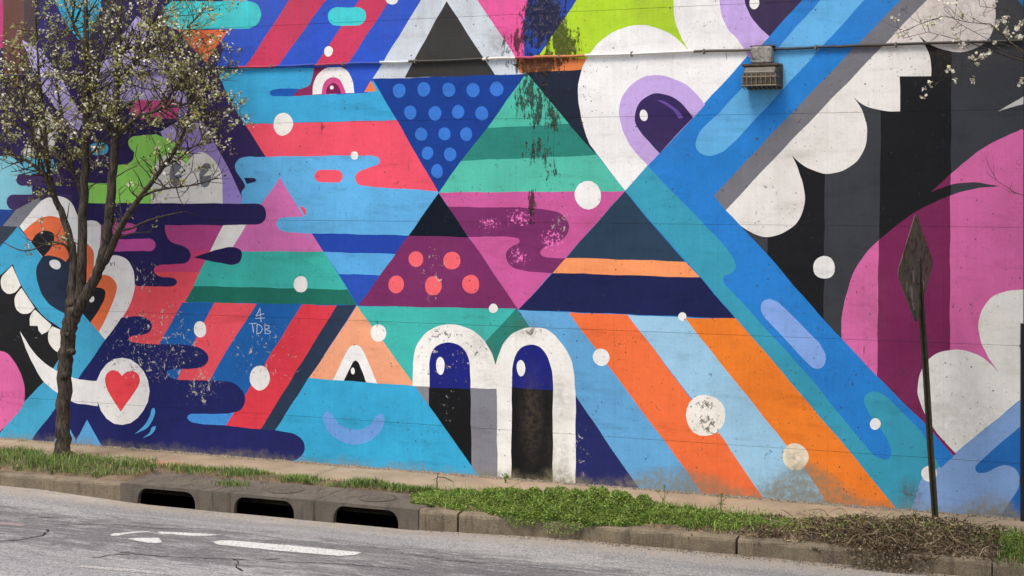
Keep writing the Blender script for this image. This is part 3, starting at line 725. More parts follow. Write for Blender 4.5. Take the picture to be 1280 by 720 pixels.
# ---------------------------------------------------------------- wall fittings
con = empty('conduit', (0, -.024, 4.985), 'thin metal conduit running along the top of the mural, painted over in mural colours', 'conduit')
seg = [(-420, 30, '463A60'), (30, 100, '6B5A88'), (100, 160, '8F84B4'), (160, 214, 'B9ACE2'), (214, 300, '2A2240'), (300, 347, 'B83A58'), (347, 395, '2C4CA8'), (395, 434, 'A83858'), (434, 476, '2C4CA8'), (476, 512, 'D4D6D6'), (512, 604, '3C3834'),
       (604, 645, 'E0D8CC'), (645, 668, 'C04868'), (668, 732, 'C87848'), (732, 868, 'E4E0D8'), (868, 942, '5E544A'), (968, 1046, '2C3A4C'), (1046, 1100, '383028'), (1100, 1278, '3A3430')]
M_CON = tinted('conduit_paint', .6, .3, .1, 0, .3)
for a, b, c in seg:
    A, B = on_y(a, 70).x, on_y(b, 70).x; g = G(); n = 4
    g.tube([(A+(B-A)*i/n, 0, .004*math.sin(A*3+i*1.3)) for i in range(n+1)], .0155, 8, hx(c, .75)); g.build('pipe', M_CON, con)
for px in (60, 215, 340, 430, 520, 610, 700, 790, 880, 1020, 1120, 1210):
    A = on_y(px, 70).x; g = G(); g.box(A-.008, A+.008, -.019, .028, -.019, .019, hx('6A6660')); g.box(A-.01, A+.01, .018, .029, -.03, .03, hx('6A6660')); g.build('strap', M_CON, con)
p = on_y(955, 95, 0)
fl = empty('wall_light', (p.x, 0, p.z), 'rusty caged wall light with a grey junction box above it on the blue stripe', 'wall light')
M_BOX = plain('galvanised_box', '8E8C84', .7, .3, .5, 14, .3, 0, '5A4232'); M_RUST = plain('rusted_housing', '4A4032', .8, .4, .6, 12, .5, 0, '3A281C')
M_GLS = plain('dirty_glass', '4E4636', .45, .4, .6, 16, .1); M_GRD = plain('guard_wire', '7A6C54', .5, .5, .5, 30, .2)
K = 113.0
def L(x, y): return (x-955)/K, -(y-95)/K
x0, z1 = L(941, 59); x1, z0 = L(968, 80)
g = G(); g.box(x0, x1, -.13, 0, z0, z1); jb = bevel(g.build('junction_box', M_BOX, fl), .018, 3)
g = G(); g.box(x0+.02, x0+.10, -.136, -.13, z0+.05, z1-.05); g.box(x0+.13, x0+.16, -.134, -.13, z0+.06, z0+.11); bevel(g.build('cover_plate', M_BOX, jb), .003, 1)
g = G(); g.box(x0-.01, x1+.015, -.10, .0, z1, z1+.012); g.build('box_lid', M_RUST, jb)
x0, z1 = L(932, 80); x1, z0 = L(977, 112)
g = G(); g.box(x0+.015, x1+.02, -.07, 0, z0, z1); bevel(g.build('backplate', M_RUST, fl), .02, 2)
vs = [(x0, -.07, z0+.02), (x1, -.07, z0+.02), (x1, -.07, z1-.01), (x0, -.07, z1-.01), (x0+.02, -.2, z0+.04), (x1-.03, -.2, z0+.04), (x1-.03, -.20, z1-.10), (x0+.02, -.20, z1-.10), (x0+.02, -.13, z1-.02), (x1-.03, -.13, z1-.02)]
h = mesh('lens', vs, [(0,1,5,4), (4,5,6,7), (7,6,9,8), (8,9,2,3), (0,4,7,8,3), (1,2,9,6,5)], M_GLS, fl); bevel(h, .012, 2)
g = G(); g.box(x0-.01, x1+.0, -.16, -.02, z1-.035, z1-.005); bevel(g.build('hood', M_RUST, fl), .008, 2)
g = G()
for i in range(8):
    x = x0+.01+(x1-x0-.03)*i/7; g.tube([(x, -.07, z0+.0), (x, -.20, z0+.02), (x, -.215, z0+.06), (x, -.215, z1-.12)], .0065, 5)
for z in (.035, .13): g.tube([(x0-.004, -.07, z0+z), (x0+.004, -.216, z0+z), (x1-.012, -.216, z0+z), (x1-.0, -.07, z0+z)], .006, 5)
g.build('wire_guard', M_GRD, fl)
# dark downpipe at the right end of the wall
p0 = on_y(1278, 600, -.03)
dp = empty('downpipe', (on_y(1278.2, 500, -.03).x, -.032, 0), 'black downpipe at the right end of the mural wall', 'downpipe')
g = G(); g.tube([(0, 0, -.02), (0, 0, 2.05)], .022, 10); g.build('pipe', plain('black_pipe', '16181C', .5, .4, .2, 10, .1), dp)
for z in (.4, 1.8): g = G(); g.box(-.03, .03, -.005, .03, z, z+.03); g.build('bracket', M_RUST, dp)

# ---------------------------------------------------------------- street sign, seen from behind
base = on_z(1170, 660, 0)
sg = empty('street_sign', (base.x, base.y, 0), 'bent dark metal post with a diamond sign seen almost edge-on from behind', 'street sign')
path = [on_y(x, y, base.y) for x, y in ((1172, 690), (1170, 660), (1166.5, 610), (1163, 560), (1157, 460), (1152.5, 400), (1149, 350), (1147.5, 322))]
path = [q-sg.location for q in path]
u = (RT*.303+FW*.465+UP*.03).normalized(); nb = Vector((u.y, -u.x, 0)).normalized()
if nb.dot(FW) > 0: nb = -nb
fx = RT*.98+FW*.2; fx.normalize(); fy = Vector((-fx.y, fx.x, 0))          # channel opens towards the street
prof = [(-.046, -.004), (-.020, -.004), (-.014, .028), (.014, .028), (.020, -.004), (.046, -.004), (.046, .001), (.023, .001), (.017, .033), (-.017, .033), (-.023, .001), (-.046, .001)]
vs = []; n = len(prof)
for q in path: vs += [q+fx*a*.78+fy*b for a, b in prof]
fs = [(i*n+j, i*n+(j+1) % n, (i+1)*n+(j+1) % n, (i+1)*n+j) for i in range(len(path)-1) for j in range(n)]+[tuple(range((len(path)-1)*n, len(path)*n))]
M_POST = plain('green_channel_post', '3E3D2E', .65, .35, .5, 18, .4, 0, '3A2A1C')
post = mesh('post', vs, fs, M_POST, sg)
hole = None
for i in range(46):                                  # black discs painting the dark of punched holes up the channel
    t = i/45; z = .12+t*(path[-1].z-.2)
    for a, b in zip(path, path[1:]):
        if a.z <= z <= b.z:
            c = a.lerp(b, (z-a.z)/(b.z-a.z))
            if hole is None:
                g = G(); g.tube([fy*-.0006, fy*.0006], .005, 8); hole = g.build('hole_disc', M_BLACK, post); ho = hole
            else: ho = hole.copy(); COL.objects.link(ho); ho.parent = post
            ho.location = c+fy*.0272; break
Zc = 15.4; cc = CAM+FW*Zc+RT*(4.093)+UP*(2.642-CAM.z)-sg.location; cc -= nb*.0; 
pc = path[-1].lerp(path[-2], .3); off = (pc-cc).dot(nb); 
upv = (UP*.555+u*.0).normalized()
def plate_pts(h, r=.06):
    o = []
    for dx, dz in ((1, 0), (0, 1), (-1, 0), (0, -1)):
        for s_ in (-.07, -.025, .025, .07):
            px_, pz_ = -dz*s_, dx*s_; k = 1-abs(s_)*1.0-(.0 if abs(s_) > .05 else .028)
            o.append(u*((dx*k+px_)*h)+upv*((dz*k+pz_)*h))
    return o
pp = plate_pts(.572); n = len(pp)
M_PLATE = plain('weathered_aluminium', '7A7A6C', .75, .2, .4, 6, .15, 0, '4C4C42')
plate = mesh('sign_plate', [cc+p for p in pp]+[cc+p-nb*.003 for p in pp], [tuple(range(n)), tuple(range(n, 2*n))[::-1]]+[(i, (i+1) % n, n+(i+1) % n, n+i) for i in range(n)], M_PLATE, sg)
M_YEL = plain('sign_yellow', 'D8A020', .5, .4, .2, 8, .1)
mesh('sign_face', [cc+p*.99-nb*.0045 for p in pp], [tuple(range(n))[::-1]], M_YEL, sg)
M_STK = plain('torn_sticker', 'A8A69C', .6, .3, .5, 40, .1)
def sticker(pts, name='sticker', mat=None):
    w_ = [cc+u*a+upv*b+nb*.002 for a, b in pts]; mesh(name, w_, [tuple(range(len(w_)))], mat or M_STK, plate)
sticker([(.20, -.10), (.27, -.19), (.22, -.30), (.14, -.24)])
sticker([(.17, -.20), (.215, -.17), (.225, -.23), (.19, -.25)], 'sticker', plain('sticker_print', '5A564E', .6, .3, .3, 50, 0))
sticker([(-.12, -.02), (-.06, .0), (-.05, -.12), (-.10, -.14)]); sticker([(-.22, -.17), (-.14, -.16), (-.09, -.25), (-.11, -.33), (-.16, -.28), (-.18, -.22)])
sticker([(-.14, -.32), (-.07, -.34), (-.04, -.42), (-.09, -.41)]); sticker([(-.30, -.12), (-.26, -.10), (-.27, -.20), (-.31, -.22)])
sticker([(-.08, -.42), (-.01, -.44), (.0, -.5), (-.04, -.5)], 'sticker', plain('green_sticker', '3E6458', .6, .3, .4, 40, 0))
for z in (-.16, .06):
    g = G(); g.box(-.01, .01, -.01, .01, -.01, .01, M=Matrix.Translation(cc+upv*z+nb*.03)); g.build('bolt', M_RUST, sg)

# ---------------------------------------------------------------- the unseen bridge beside the wall, skewed close to shade its upper right, just outside the picture
br = empty('road_bridge', (X1+8, -9, 6.1), 'unseen concrete road bridge over the street beyond the right end of the mural', 'bridge')
o = br.location
def skew(xa, xb, ya, yb, za, zb, name):
    vs = []
    for z in (za, zb):
        for x, y in ((xa, ya), (xb, ya), (xb, yb), (xa, yb)): vs.append((x-y*.075-o.x, y-o.y, z-o.z))
    return bevel(mesh(name, vs, [(0,3,2,1),(4,5,6,7),(0,1,5,4),(1,2,6,5),(2,3,7,6),(3,0,4,7)], M_CORE, br), .03, 1)
skew(X1+.45, X1+17, -21, 1.2, 6.35, 6.75, 'deck')
for i in range(7): skew(X1+.6+i*2.3, X1+1.1+i*2.3, -21, .6, 5.5, 6.34, 'girder')
skew(X1+.45, X1+.7, -21, 1.2, 6.76, 7.7, 'parapet')
g = G(); g.box(X1+.25-o.x, X1+17-o.x, .55-o.y, 1.4-o.y, -.4-o.z, 6.34-o.z); bevel(g.build('abutment', M_CORE, br), .03, 1)

# ---------------------------------------------------------------- small plants, grass, leaf litter
def pal(n, cols, jit=.12):
    c = np.array([s2l(q) for q in cols]); k = rng.integers(0, len(cols), n); o = c[k]*(1+rng.uniform(-jit, jit, (n, 1))*1.6)
    return np.concatenate([np.clip(o, 0, 1), np.ones((n, 1))], 1)
def blades(name, base, hgt, wid, lean, cols, mat, bend=.5, **k):     # curved tapering grass blades, 4 triangles each
    n = len(base); az = rng.uniform(0, 2*np.pi, n); d = np.stack([np.cos(az), np.sin(az), np.zeros(n)], 1); sd = np.stack([-np.sin(az), np.cos(az), np.zeros(n)], 1)
    up = np.array([0, 0, 1.]); L = lean[:, None]; H = hgt[:, None]; Wd = wid[:, None]
    p0 = base; p1 = base+up*H*.5+d*H*L*.25; p2 = base+up*H*(.9-.25*L)+d*H*L*(.6+bend*.5)
    v = np.stack([p0-sd*Wd*.5, p0+sd*Wd*.5, p1+sd*Wd*.42, p1-sd*Wd*.42, p2], 1).reshape(-1, 3)
    i = np.arange(n)[:, None]*5
    f = np.concatenate([i+np.array([0, 1, 2]), i+np.array([0, 2, 3]), i+np.array([3, 2, 4])], 0)
    c = pal(n, cols); return fast(name, v, f, np.concatenate([c, c, c], 0), mat, **k)
def leaves(name, ctr, size, cols, mat, flat=.0, aspect=.55, parent=None, nrm=None, **k):   # folded pointed leaves, 4 triangles each
    n = len(ctr); a = rng.normal(size=(n, 3)); a[:, 2] *= (1-flat); a /= np.linalg.norm(a, axis=1)[:, None]
    b = rng.normal(size=(n, 3)); b[:, 2] *= (1-flat); b -= a*(a*b).sum(1)[:, None]; b /= np.linalg.norm(b, axis=1)[:, None]
    c = np.cross(a, b); s = size[:, None]
    v = np.stack([ctr-a*s*.5, ctr+b*s*aspect*.5+c*s*.10, ctr+a*s*.55, ctr-b*s*aspect*.5+c*s*.10], 1).reshape(-1, 3)
    i = np.arange(n)[:, None]*4; f = np.concatenate([i+np.array([0, 1, 2]), i+np.array([0, 2, 3])], 0)
    cc_ = pal(n, cols); return fast(name, v, f, np.concatenate([cc_, cc_], 0), mat, parent, **k)
def vx(px, d=1.3): return on_y(px, 600, -d).x
def scatter(n, x0, x1, d0, d1, dens=None):
    x = rng.uniform(x0, x1, n); y = -rng.uniform(0, 1, n)
    D0 = d0(x) if callable(d0) else d0; D1 = d1(x) if callable(d1) else d1
    y = -(D0+(D1-D0)*(-y)); 
    if dens is not None: m = rng.uniform(0, 1, n) < dens(x, y); x, y = x[m], y[m]
    return np.stack([x, y, soil_z(x, y)-.01], 1)
def clump(x, y, s=3.0, o=0): return np.clip(.5+.5*np.sin(x*s+o)*np.sin(y*s*2.1+x*1.7*s/3+o)+.35*np.sin(x*s*2.7+1+o), 0, 1)
GR = ['62803A', '4A6630', '738C44', '3C5426', '86964E', '566E34', '8A8650']
xa, xb = vx(-420), vx(152)
b1 = scatter(26000, xa, xb, .50, 1.74, lambda x, y: .35+.65*clump(x, y, 4))
h = rng.uniform(.05, .15, len(b1))*(.7+.6*clump(b1[:, 0], b1[:, 1], 2.2, 2))
blades('grass', b1, h, rng.uniform(.004, .010, len(b1)), rng.uniform(.1, 1.0, len(b1)), GR, M_GRASS, kind='stuff')
d0 = lambda x: np.interp(x, [vx(150), vx(300), vx(420), vx(530)], [.62, .68, .74, .95])
d1 = lambda x: np.interp(x, [vx(150), vx(200), vx(260), vx(420), vx(530)], [1.72, 1.45, 1.22, 1.17, 1.25])
b2 = scatter(15000, vx(150), vx(535), d0, d1, lambda x, y: .15+.85*clump(x, y, 3.1, 1))
h = rng.uniform(.04, .13, len(b2))*(.6+.6*clump(b2[:, 0], b2[:, 1], 2.6, 4))
blades('grass', b2, h, rng.uniform(.004, .009, len(b2)), rng.uniform(.1, 1.0, len(b2)), GR, M_GRASS, kind='stuff')
q = on_z(290, 606, 0); n = 300; b3 = np.stack([q.x+rng.normal(0, .12, n), q.y+rng.normal(0, .07, n), np.zeros(n)], 1)
blades('grass', b3, rng.uniform(.03, .08, n), rng.uniform(.004, .008, n), rng.uniform(.3, 1, n), GR, M_GRASS, kind='stuff')
# low broad leaves among the grass
b4 = scatter(9000, xa, xb, .5, 1.74, lambda x, y: clump(x, y, 5, 3)); b4[:, 2] += rng.uniform(.01, .10, len(b4))
leaves('ground_cover', b4, rng.uniform(.012, .030, len(b4)), GR, M_LEAF, .4, kind='stuff')
# lush chickweed mound that spills over the kerb
def mound(px, d, rx, ry, hh): return (vx(px, d), -d, rx, ry, hh)
MO = [mound(575, 1.35, .6, .40, .09), mound(630, 1.3, .55, .42, .15), mound(690, 1.40, .6, .48, .21), mound(745, 1.35, .55, .48, .24), mound(790, 1.35, .5, .42, .19), mound(845, 1.35, .5, .36, .13), mound(900, 1.3, .45, .32, .10), mound(950, 1.2, .4, .26, .07), mound(655, 1.72, .42, .2, .10), mound(715, 1.78, .42, .19, .13), mound(765, 1.70, .3, .18, .10), mound(1290, 1.5, .35, .3, .17)]
pts = []
for cx, cy, rx, ry, hh in MO:
    n = int(26000*rx*ry/.25*(.6+hh*2)); th = rng.uniform(0, 2*np.pi, n); r = np.sqrt(rng.uniform(0, 1, n))
    x = cx+rx*r*np.cos(th)*(1+.12*np.sin(th*5+cx)); y = cy+ry*r*np.sin(th)*(1+.15*np.sin(th*4+2*cx)); y = np.minimum(y, -.80)
    zt = hh*np.sqrt(np.clip(1-r**2, 0, 1))*(.55+.6*clump(x, y, 9, cx))
    z = zt*(1-rng.uniform(0, 1, n)**2.2*.6)+rng.normal(0, .008, n)
    over = np.clip(YK-y, 0, 1); z = z-over*1.5
    pts.append(np.stack([x, y, z], 1))
pts = np.concatenate(pts); m = rng.uniform(0, 1, len(pts)) < (.55+.45*clump(pts[:, 0], pts[:, 1], 6)); pts = pts[m]
WG = ['86A246', '6C8A38', '98B054', '50702C', 'A6BA60', '3E5424', '88884E', '7C9A40']
leaves('chickweed', pts, rng.uniform(.012, .027, len(pts)), WG, M_LEAF, .35, .7, kind='stuff')
n = 3800; k = rng.choice(len(pts), n); tip = pts[k].copy(); tip[:, 2] -= .02; blades('grass', tip, rng.uniform(.03, .15, n)**1.15, rng.uniform(.003, .007, n), rng.uniform(.1, .8, n), WG, M_GRASS, kind='stuff')
b5 = scatter(3500, vx(535), vx(960), .85, 1.75, lambda x, y: .2+.6*clump(x, y, 4)); blades('grass', b5, rng.uniform(.06, .2, len(b5)), rng.uniform(.003, .007, len(b5)), rng.uniform(.1, .8, len(b5)), WG, M_GRASS, kind='stuff')
# dead leaves and roots on the right
LT = ['6A5844', '5A4A3A', '7C6C56', '463A2E', '84745C', '342A22', '5E5040', '9A8A70', '3E3226']
dl = lambda x, y: np.clip((x-vx(850))/1.6, .0, 1)*(.35+.65*clump(x, y, 3.3, 2))
b6 = scatter(24000, vx(800), vx(1262), .88, lambda x: 1.80+.12*clump(x, x*.3, 7), dl)
hump = .07*np.exp(-((b6[:, 0]-vx(1110, 1.5))/.55)**2-((b6[:, 1]+1.5)/.25)**2)+.09*np.exp(-((b6[:, 0]-vx(1190, 1))/.5)**2-((b6[:, 1]+1.0)/.3)**2)+.05*clump(b6[:, 0], b6[:, 1], 5)
b6[:, 2] += hump*rng.uniform(.2, 1, len(b6))+.008
leaves('leaf_litter', b6, rng.uniform(.014, .065, len(b6)), LT, M_LITTER, .3, .3, kind='stuff')
n = 3800; x = rng.normal(vx(1108, 1.9), .22, n); t = rng.uniform(0, 1, n); y = YK+.24-.36*t; z = np.where(y > YK, .02+.05*rng.uniform(0, 1, n), .03-(YK-y)*1.5)+rng.normal(0, .012, n)   # heap sliding over the kerb
leaves('leaf_litter', np.stack([x, y, z], 1), rng.uniform(.012, .04, n), LT, M_LITTER, .3, .4, kind='stuff')
b7 = scatter(1900, vx(830), vx(1285), .86, 1.7, lambda x, y: .15+.7*clump(x, y, 4, 5)); blades('grass', b7, rng.uniform(.06, .16, len(b7)), rng.uniform(.003, .008, len(b7)), rng.uniform(.1, .9, len(b7)), GR+['7A7040', '8A7A50', '6A5A3C', '94865C'], M_GRASS, kind='stuff')
b7 = scatter(1500, vx(1252), vx(1310), .95, 1.9); blades('grass', b7, rng.uniform(.07, .17, len(b7)), rng.uniform(.004, .009, len(b7)), rng.uniform(.1, .9, len(b7)), GR, M_GRASS, kind='stuff')
b8 = scatter(2400, vx(860), vx(1285), .9, 1.75, lambda x, y: clump(x, y, 5, 1)); b8[:, 2] += rng.uniform(.03, .12, len(b8)); leaves('ground_cover', b8, rng.uniform(.014, .03, len(b8)), WG, M_LEAF, .3, kind='stuff')
g = G()
for i in range(420):                                # wiry dead stems and roots
    px = random.choice([1090, 1110, 1130, 1100, 1180, 1060, 1000, 1220, 1150]); x = vx(px+random.uniform(-25, 25), 1.5); y = random.uniform(-1.85, -.95); z = .06
    z = random.uniform(.05, .14); p = Vector((x, y, z)); P = [p]; dr = Vector((random.uniform(-1, 1), random.uniform(-1, .6), random.uniform(-.2, .6))).normalized()
    for k in range(4):
        dr = (dr+Vector((random.uniform(-.4, .4), random.uniform(-.4, .4), random.uniform(-.6, .2)))).normalized(); p = p+dr*random.uniform(.03, .08)
        p.z = max(p.z, .01 if p.y > YK else ZR+.01); P.append(p.copy())
    g.tube(P, [random.uniform(.002, .005)]*4+[.001], 4, hx(random.choice(LT+['8C7858'])), cap=False)
g.build('dead_stems', M_LITTER, kind='stuff')
# grit and leaf crumbs along the gutter, the foot of the wall and the drain slab
n = 2600; x = rng.uniform(vx(560), vx(1330), n); y = YK-.015-np.abs(rng.normal(0, .07, n)); k = rng.uniform(0, 1, n) < np.clip((x-vx(560))/3+.2, 0, 1); x, y = x[k], y[k]
leaves('gutter_grit', np.stack([x, y, road_z(x, y)+.006], 1), rng.uniform(.008, .022, len(x)), LT+['A08C6C'], M_LITTER, .75, kind='stuff')
n = 700; x = rng.uniform(xa, vx(1280, 0), n); y = -np.abs(rng.normal(0, .025, n))-.004
leaves('wall_foot_grit', np.stack([x, y, np.full(n, .006)], 1), rng.uniform(.006, .018, n), LT+['B8A888'], M_LITTER, .75, kind='stuff')
n = 500; x = rng.uniform(IN0, IN1, n); y = rng.uniform(-1.8, -1.15, n)
leaves('slab_grit', np.stack([x, y, np.full(n, .004)], 1), rng.uniform(.006, .016, n), LT+['B8A888'], M_LITTER, .8, kind='stuff')

# single plants you could pull up
def weed(px, py, hh, lab, nb_=9, seed=0, leafy=True):
    p = on_z(px, py, 0); r = empty('weed', p, lab, 'weed'); g = G(); ctr = []; random.seed(seed)
    for i in range(nb_):
        a = random.uniform(0, 6.28); d = Vector((math.cos(a), math.sin(a), 0))*random.uniform(.1, .5); hgt = hh*random.uniform(.6, 1)
        P = [Vector((0, 0, 0)), Vector((0, 0, hgt*.5))+d*hgt*.3, Vector((0, 0, hgt))+d*hgt]
        g.tube(P, [.003, .002, .0008], 4, hx('5E7034'), cap=False)
        for k in range(5): t = random.uniform(.3, 1); ctr.append(tuple(P[1].lerp(P[2], t) if t > .5 else P[0].lerp(P[1], t*2)))
    g.build('stem', M_GRASS, r)
    if leafy: leaves('foliage', np.array(ctr), rng.uniform(.02, .045, len(ctr)), WG, M_LEAF, .2, .45, r)
weed(552, 589, .22, 'spiky green weed growing out of the foot of the wall below the cyan triangle', 8, 1)
weed(1010, 593, .02, 'tiny weed at the wall foot left of the big orange stripe', 3, 2) if False else None
weed(830, 634, .24, 'tall leafy weed standing in the verge below the red orange stripe', 6, 3); weed(901, 640, .26, 'tall leafy weed standing in front of the pale blue stripe', 6, 4)
weed(632, 604, .12, 'small weed between the two feet of the white arches', 8, 5); weed(1141, 652, .22, 'thin dry weed just left of the sign post', 5, 6, False)
weed(190, 590, .12, 'broad leaved weed at the end of the thick grass left of the drain', 9, 7)
random.seed(21)
p = on_z(548, 612, 0); tw = empty('dead_branch', p, 'forked dead branch poking out of the grass beside the right end of the drain', 'branch'); g = G()
def dw(px, py, dd=0): q = on_y(px, py, p.y+dd); return q-p
g.tube([dw(547, 613), dw(546, 600), dw(548, 591)], [.008, .006, .003], 5); g.tube([dw(547, 596), dw(556, 597, .02), dw(566, 602, .05)], [.006, .006, .004], 5); g.tube([dw(547, 597), dw(541, 600)], [.004, .002], 5)
g.build('wood', M_BARK, tw)

# ---------------------------------------------------------------- the flowering tree
TY = -.80
tb = on_z(79, 575, 0); tb.y = TY; tb.x = on_y(79, 500, TY).x; tb.z = 0
tree = empty('flowering_tree', tb, 'slender many-stemmed pear tree with white blossom and young leaves in front of the mural', 'tree')
PXM = F/19.4
def crv(P, k=5):
    out = []; n = len(P)
    for i in range(n-1):
        a, b = P[i], P[i+1]; p0 = P[i-1] if i else a; p3 = P[i+2] if i+2 < n else b
        for j in range(k):
            u_ = j/k; out.append([((2*u_**3-3*u_*u_+1)*a[q]+(u_**3-2*u_*u_+u_)*(b[q]-p0[q])*.5+(3*u_*u_-2*u_**3)*b[q]+(u_**3-u_*u_)*(p3[q]-a[q])*.5) for q in range(4)])
    out.append(list(P[-1])); return out
def limb(P, k=5, n=8):
    C = crv(P, k); pts = [on_y(x, y, TY+d)-tb for x, y, r, d in C]; rad = [r/PXM for x, y, r, d in C]
    for i in range(1, len(pts)-1): pts[i] = pts[i]+Vector((random.uniform(-1, 1), random.uniform(-1, 1), random.uniform(-1, 1)))*rad[i]*.16
    return pts, rad
trunk = limb([(79, 576, 12, 0), (79, 560, 10, 0), (79, 530, 9, 0), (80, 490, 9, 0), (82, 450, 9.2, 0), (86, 415, 9.5, 0), (91, 388, 10.5, 0), (94, 372, 9, 0)], 5, 12)
LIMBS = [
 [(90, 392, 8, 0), (90, 365, 6.5, .03), (92, 335, 5.6, .05), (88, 300, 4.8, .06), (78, 268, 4.2, .1), (66, 240, 3.6, .14), (60, 205, 3, .2), (56, 160, 2.4, .25), (50, 110, 1.8, .25), (46, 50, 1.2, .2), (44, 0, .8, .2)],
 [(96, 390, 8, 0), (101, 360, 6.4, 0), (103, 320, 6, -.05), (104, 270, 5.6, -.05), (106, 220, 5, -.08), (107, 160, 4.3, -.1), (107, 100, 3.6, -.1), (108, 40, 3, -.1), (106, -20, 2.2, -.1), (104, -90, 1.2, -.1)],
 [(93, 395, 8, 0), (106, 372, 7, -.02), (120, 345, 6.4, -.05), (130, 315, 6.2, -.1), (135, 285, 6, -.12), (138, 250, 5.6, -.15), (142, 205, 5.2, -.15), (144, 165, 4.6, -.15), (146, 110, 3.8, -.1), (149, 50, 3, -.1), (152, -10, 2.2, 0), (158, -80, 1.2, 0)],
 [(124, 338, 5, -.06), (137, 316, 4.6, -.12), (149, 288, 4.2, -.2), (160, 268, 3.8, -.25), (178, 243, 3.2, -.3), (198, 216, 2.7, -.33), (214, 193, 2.3, -.35), (228, 170, 1.9, -.35), (236, 140, 1.4, -.35), (240, 110, 1, -.35)],
 [(141, 178, 3.5, -.15), (152, 166, 2.6, -.2), (168, 150, 2.3, -.25), (184, 142, 2, -.3), (203, 134, 1.7, -.3), (219, 110, 1.3, -.3), (236, 92, 1, -.3)],
 [(140, 172, 3.2, -.15), (132, 155, 2.4, -.1), (124, 138, 2, -.05), (118, 118, 1.7, 0), (112, 90, 1.2, .05)],
 [(146, 112, 2.8, -.1), (158, 92, 2.2, -.12), (172, 72, 1.8, -.2), (186, 40, 1.4, -.2), (200, 8, 1, -.2)],
 [(107, 150, 2.6, -.1), (116, 120, 2, -.15), (124, 84, 1.6, -.2), (136, 40, 1.2, -.2), (142, 0, .8, -.2)],
 [(62, 228, 3, .15), (48, 212, 2.4, .1), (32, 200, 2.1, .05), (14, 192, 1.6, 0), (-12, 176, 1.2, 0), (-40, 150, .8, 0)],
 [(74, 262, 3, .1), (62, 235, 2.4, 0), (50, 200, 2, -.1), (38, 160, 1.6, -.15), (26, 110, 1.2, -.2), (18, 70, .8, -.2)],
 [(90, 318, 2.6, .05), (80, 306, 1.7, -.05), (62, 303, 1.2, -.1), (44, 311, 1, -.15), (26, 313, .8, -.2), (4, 303, .6, -.2)],
 [(150, 288, 2, -.2), (165, 285, 1.5, -.25), (182, 277, 1.3, -.3), (205, 270, 1, -.3), (232, 264, .7, -.3)],
 [(176, 246, 2, -.3), (196, 238, 1.5, -.35), (220, 234, 1.3, -.4), (248, 230, 1, -.4), (272, 222, .7, -.4)],
 [(206, 204, 1.8, -.34), (222, 200, 1.3, -.38), (240, 184, 1.1, -.4), (258, 178, .9, -.4), (276, 160, .6, -.4)],
 [(104, 255, 2.8, -.05), (96, 225, 2.3, .05), (84, 190, 2, .1), (76, 140, 1.6, .15), (70, 90, 1.2, .15), (72, 30, .8, .15)],
 [(100, 235, 2.4, -.05), (90, 215, 2, -.12), (72, 198, 1.7, -.2), (52, 182, 1.3, -.25), (28, 160, 1, -.3), (0, 150, .7, -.3)],
 [(144, 70, 2.2, -.1), (160, 60, 1.7, 0), (184, 60, 1.4, .05), (214, 66, 1.1, .1), (240, 70, .8, .1), (268, 62, .5, .1)],
 [(203, 134, 1.5, -.3), (226, 132, 1.2, -.3), (246, 122, 1, -.3), (266, 100, .8, -.3), (288, 82, .5, -.3)],
 [(238, 124, 1.2, -.35), (248, 150, .9, -.35), (262, 140, .8, -.3), (284, 142, .6, -.3), (306, 132, .4, -.3)],
 [(172, 72, 1.4, -.2), (192, 70, 1.1, -.2), (216, 52, .9, -.25), (238, 30, .7, -.25), (258, 8, .5, -.25)],
 [(130, 322, 2, -.1), (146, 300, 1.4, .1), (164, 292, 1.1, .2), (188, 290, .8, .25)],
 [(62, 205, 2, .2), (46, 150, 1.5, .3), (26, 120, 1.1, .35), (2, 100, .8, .4), (-30, 80, .6, .4)],
 [(107, 60, 2, -.1), (92, 30, 1.5, -.05), (80, 0, 1.1, 0), (70, -40, .7, 0)],
 [(106, 200, 1.8, -.08), (120, 185, 1.2, -.2), (128, 165, 1, -.3), (132, 140, .7, -.35)],
]
g = G(); g.tube(trunk[0], trunk[1], 14, cap=True)
for (x, y, r, a) in ((80, 470, 5, .1), (88, 440, 5, -.4), (84, 418, 4, .2)):       # pruning scars on the trunk
    c = on_y(x, y, TY-.08)-tb; g.tube([c+Vector((0, .05, 0)), c+Vector((0, -.025, .0)), c+Vector((0, -.04, 0))], [r/PXM, r/PXM*.9, r/PXM*.4], 8)
g.build('trunk', M_BARK, tree, smooth=True)
ends = []; lp = []
for P in LIMBS:
    pts, rad = limb(P); g = G(); g.tube(pts, rad, 8 if rad[0] > .03 else 5); g.build('branch', M_BARK, tree, smooth=True); lp.append((pts, rad))
tg = G(); leafp = []; flop = []
def pix(v):                                          # where a point of the crown lies in the picture, only to keep the crown's outline like the photograph's
    q = v+tb-CAM; z = q.dot(FW); return 640+F*q.dot(RT)/z, HY-F*q.z/z
def inside(v):
    x, y = pix(v); lim = np.interp(y, [-200, 0, 40, 80, 110, 150, 190, 235, 262, 290, 300, 340], [262, 290, 306, 312, 318, 320, 300, 294, 272, 248, 222, 160])
    if y > 325: return False
    if y > 245 and 112 < x < 128: return False
    lim += 14*math.sin(y*.09+1)+9*math.sin(y*.21)
    return x < lim and random.random() < min(1, .55+(lim-x)/70)
